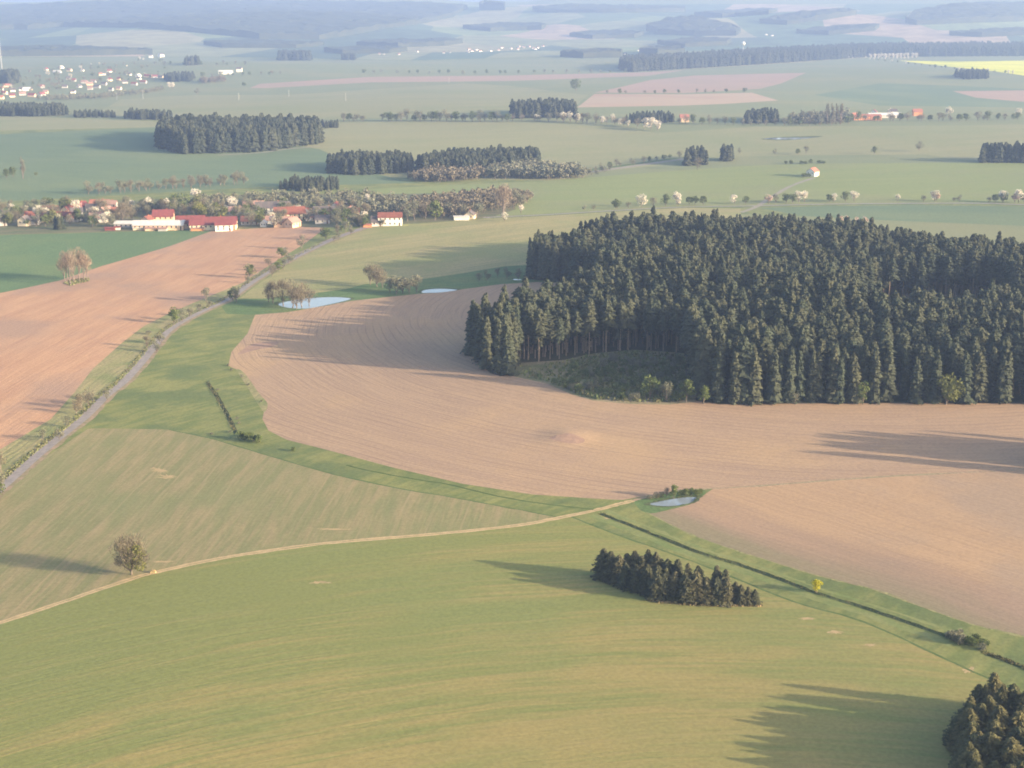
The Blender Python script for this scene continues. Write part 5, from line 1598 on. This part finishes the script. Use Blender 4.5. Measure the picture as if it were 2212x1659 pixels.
for (k_, u_, v_, h_, lab) in [('olive', 428, 474, 14, 'big round light green tree above the red hall'), ('bareg', 455, 470, 14, 'grey-green tree right of the big round one'), ('olive', 480, 478, 12, 'yellowish green tree above the bright white wing'),
                              ('green', 388, 462, 18, 'tall dark tree above the middle of the village'), ('bareg', 376, 470, 15, 'tall grey tree right of the raspberry-red roof'), ('blos', 423, 436, 11, 'large white blossoming tree above the village'),
                              ('bare', 265, 482, 15, 'brown round tree left of the long hall'), ('bare', 285, 478, 14, 'brown broad tree above the low grey shed'), ('bareg', 240, 492, 10, 'olive-grey tree before the faded pink roof'),
                              ('green', 760, 458, 11, 'dark green tree above the top of the road'), ('blos', 797, 442, 9, 'pale blossoming tree above the white house'), ('bareg', 880, 478, 14, 'grey tree right of the white house'),
                              ('bareg', 895, 476, 15, 'second grey tree right of the white house'), ('fresh', 940, 476, 15, 'round light green tree in the wood right of the white house'), ('bareg', 1000, 470, 12, 'pale grey-green tree above the cottage'),
                              ('bareg', 1030, 470, 14, 'pale tree right of the cottage'), ('bare', 920, 472, 14, 'brown tree between the grey ones and the light green one'), ('bareg', 791, 486, 8, 'pale round tree left of the white house'),
                              ('fresh', 765, 484, 9, 'fresh green tree at the top of the road row'), ('fresh', 748, 492, 8, 'fresh green tree below the top of the road row'), ('bareg', 970, 468, 13, 'grey tree left of the cottage wood')]:
    tree(k_, u_, v_, h_, lab)
for (u_, v_) in [(121, 497), (128, 498), (135, 497)]:
    p = g1(u_, v_ - 2)
    put(MOD_SPR_LOW[0], p, 0.42, 'dark garden conifer at the left front of the near village', 'tree', 'garden conifers in the near village', sxy=0.7)
# far village trees
for j in range(130):
    u_ = tv.uniform(0, 360)
    v_ = 212 - 0.12 * u_ - tv.uniform(0, 48)
    k = tv.choice(['bareg', 'bare', 'green', 'blos'], p=[.4, .25, .25, .1])
    tree(k, u_, v_, tv.uniform(7, 12), {'bareg': 'hazy grey tree among the far village houses', 'bare': 'hazy brown tree among the far village houses', 'green': 'hazy dark tree among the far village houses', 'blos': 'hazy whitish tree among the far village houses'}[k], 'trees of the far village')

# ------------------------------------------------------------------ masts and the water tower
HM['steel'] = plain('pale_steel', (0.42, 0.42, 0.42), None, 1)


def mast(u_, v_, h_, r_, label, name='mast', ball=0.0, cat='mast', arms=True, group=None):
    p = g1(u_, v_)
    o = link(name, None, loc=tuple(p), label=label, category=cat)
    if group:
        o['group'] = group
    v, f = tube((0, 0, -1), (0, 0, h_), r_, r_ * 0.5, 8)
    link('shaft', mesh_from('shaft', v, f, [HM['steel']], smooth_f=True), o)
    if ball:
        b = MB()
        k, m_ = 12, 8
        vs = [(0, 0, h_ - ball)]
        for i in range(1, m_):
            a = math.pi * i / m_
            for j in range(k):
                t = 2 * math.pi * j / k
                vs.append((math.sin(a) * math.cos(t) * ball * 1.15, math.sin(a) * math.sin(t) * ball * 1.15, h_ - math.cos(a) * ball))
        vs.append((0, 0, h_ + ball))
        fs = [(0, 1 + (j + 1) % k, 1 + j) for j in range(k)]
        for i in range(m_ - 2):
            for j in range(k):
                a_, b_ = 1 + i * k + j, 1 + i * k + (j + 1) % k
                fs += [(a_, b_, b_ + k), (a_, b_ + k, a_ + k)]
        last = len(vs) - 1
        fs += [(last, last - k + j, last - k + (j + 1) % k) for j in range(k)]
        link('tank', mesh_from('tank', vs, fs, [HM['render_white']], smooth_f=True), o)
    elif arms:
        v, f = boxv(-h_ * 0.12, h_ * 0.12, -r_ * 0.4, r_ * 0.4, h_ * 0.9, h_ * 0.9 + r_)
        link('crossarm', mesh_from('crossarm', v, f, [HM['steel']]), o)
    return o


mast(4, 148, 95, 1.3, 'tall pale lattice-like mast at the far left above the village', arms=False)
mast(1605, 112, 30, 1.6, 'white ball-topped water tower before the hazy hills', name='water_tower', ball=6.5, cat='water tower')
for u_, v_, h_ in [(309, 214, 17), (253, 216, 13), (516, 216, 12), (747, 218, 14), (230, 160, 12), (970, 180, 12), (624, 208, 12)]:
    mast(u_, v_, h_, 0.35, 'thin pale power pole in the far pale field', name='power_pole', cat='pole', group='far power poles')
# the pale stone block by the lone tree
o = link('boundary_stone', None, loc=tuple(g1(331, 1237)), label='pale squat stone beside the track right of the lone tree', category='stone')
b = MB()
v, f = boxv(-0.7, 0.75, -0.45, 0.4, -0.2, 0.55)
v = np.array(v) + rg.normal(0, 0.08, (8, 3))
b.add(v, f)
v, f = boxv(-0.2, 0.55, -0.3, 0.3, 0.5, 0.85)
b.add(np.array(v) + rg.normal(0, 0.07, (8, 3)), f)
v, f = b.get()
link('block', mesh_from('block', v, f, [M['bare']]), o)

# ------------------------------------------------------------------ the air
hz = bpy.data.materials.new('air_haze')
hz.use_nodes = True
hn = hz.node_tree
hn.nodes.clear()
pv = hn.nodes.new('ShaderNodeVolumePrincipled')
pv.inputs['Color'].default_value = (0.305, 0.435, 0.78, 1)
pv.inputs['Density'].default_value = 0.000128
pv.inputs['Anisotropy'].default_value = 0.1
ho = hn.nodes.new('ShaderNodeOutputMaterial')
hn.links.new(pv.outputs[0], ho.inputs['Volume'])
v, f = boxv(-16000, 16000, -7000, 17000, -25, 340)
link('haze', mesh_from('haze', v, f, [hz]), kind='stuff', label='pale blue evening haze', category='haze')
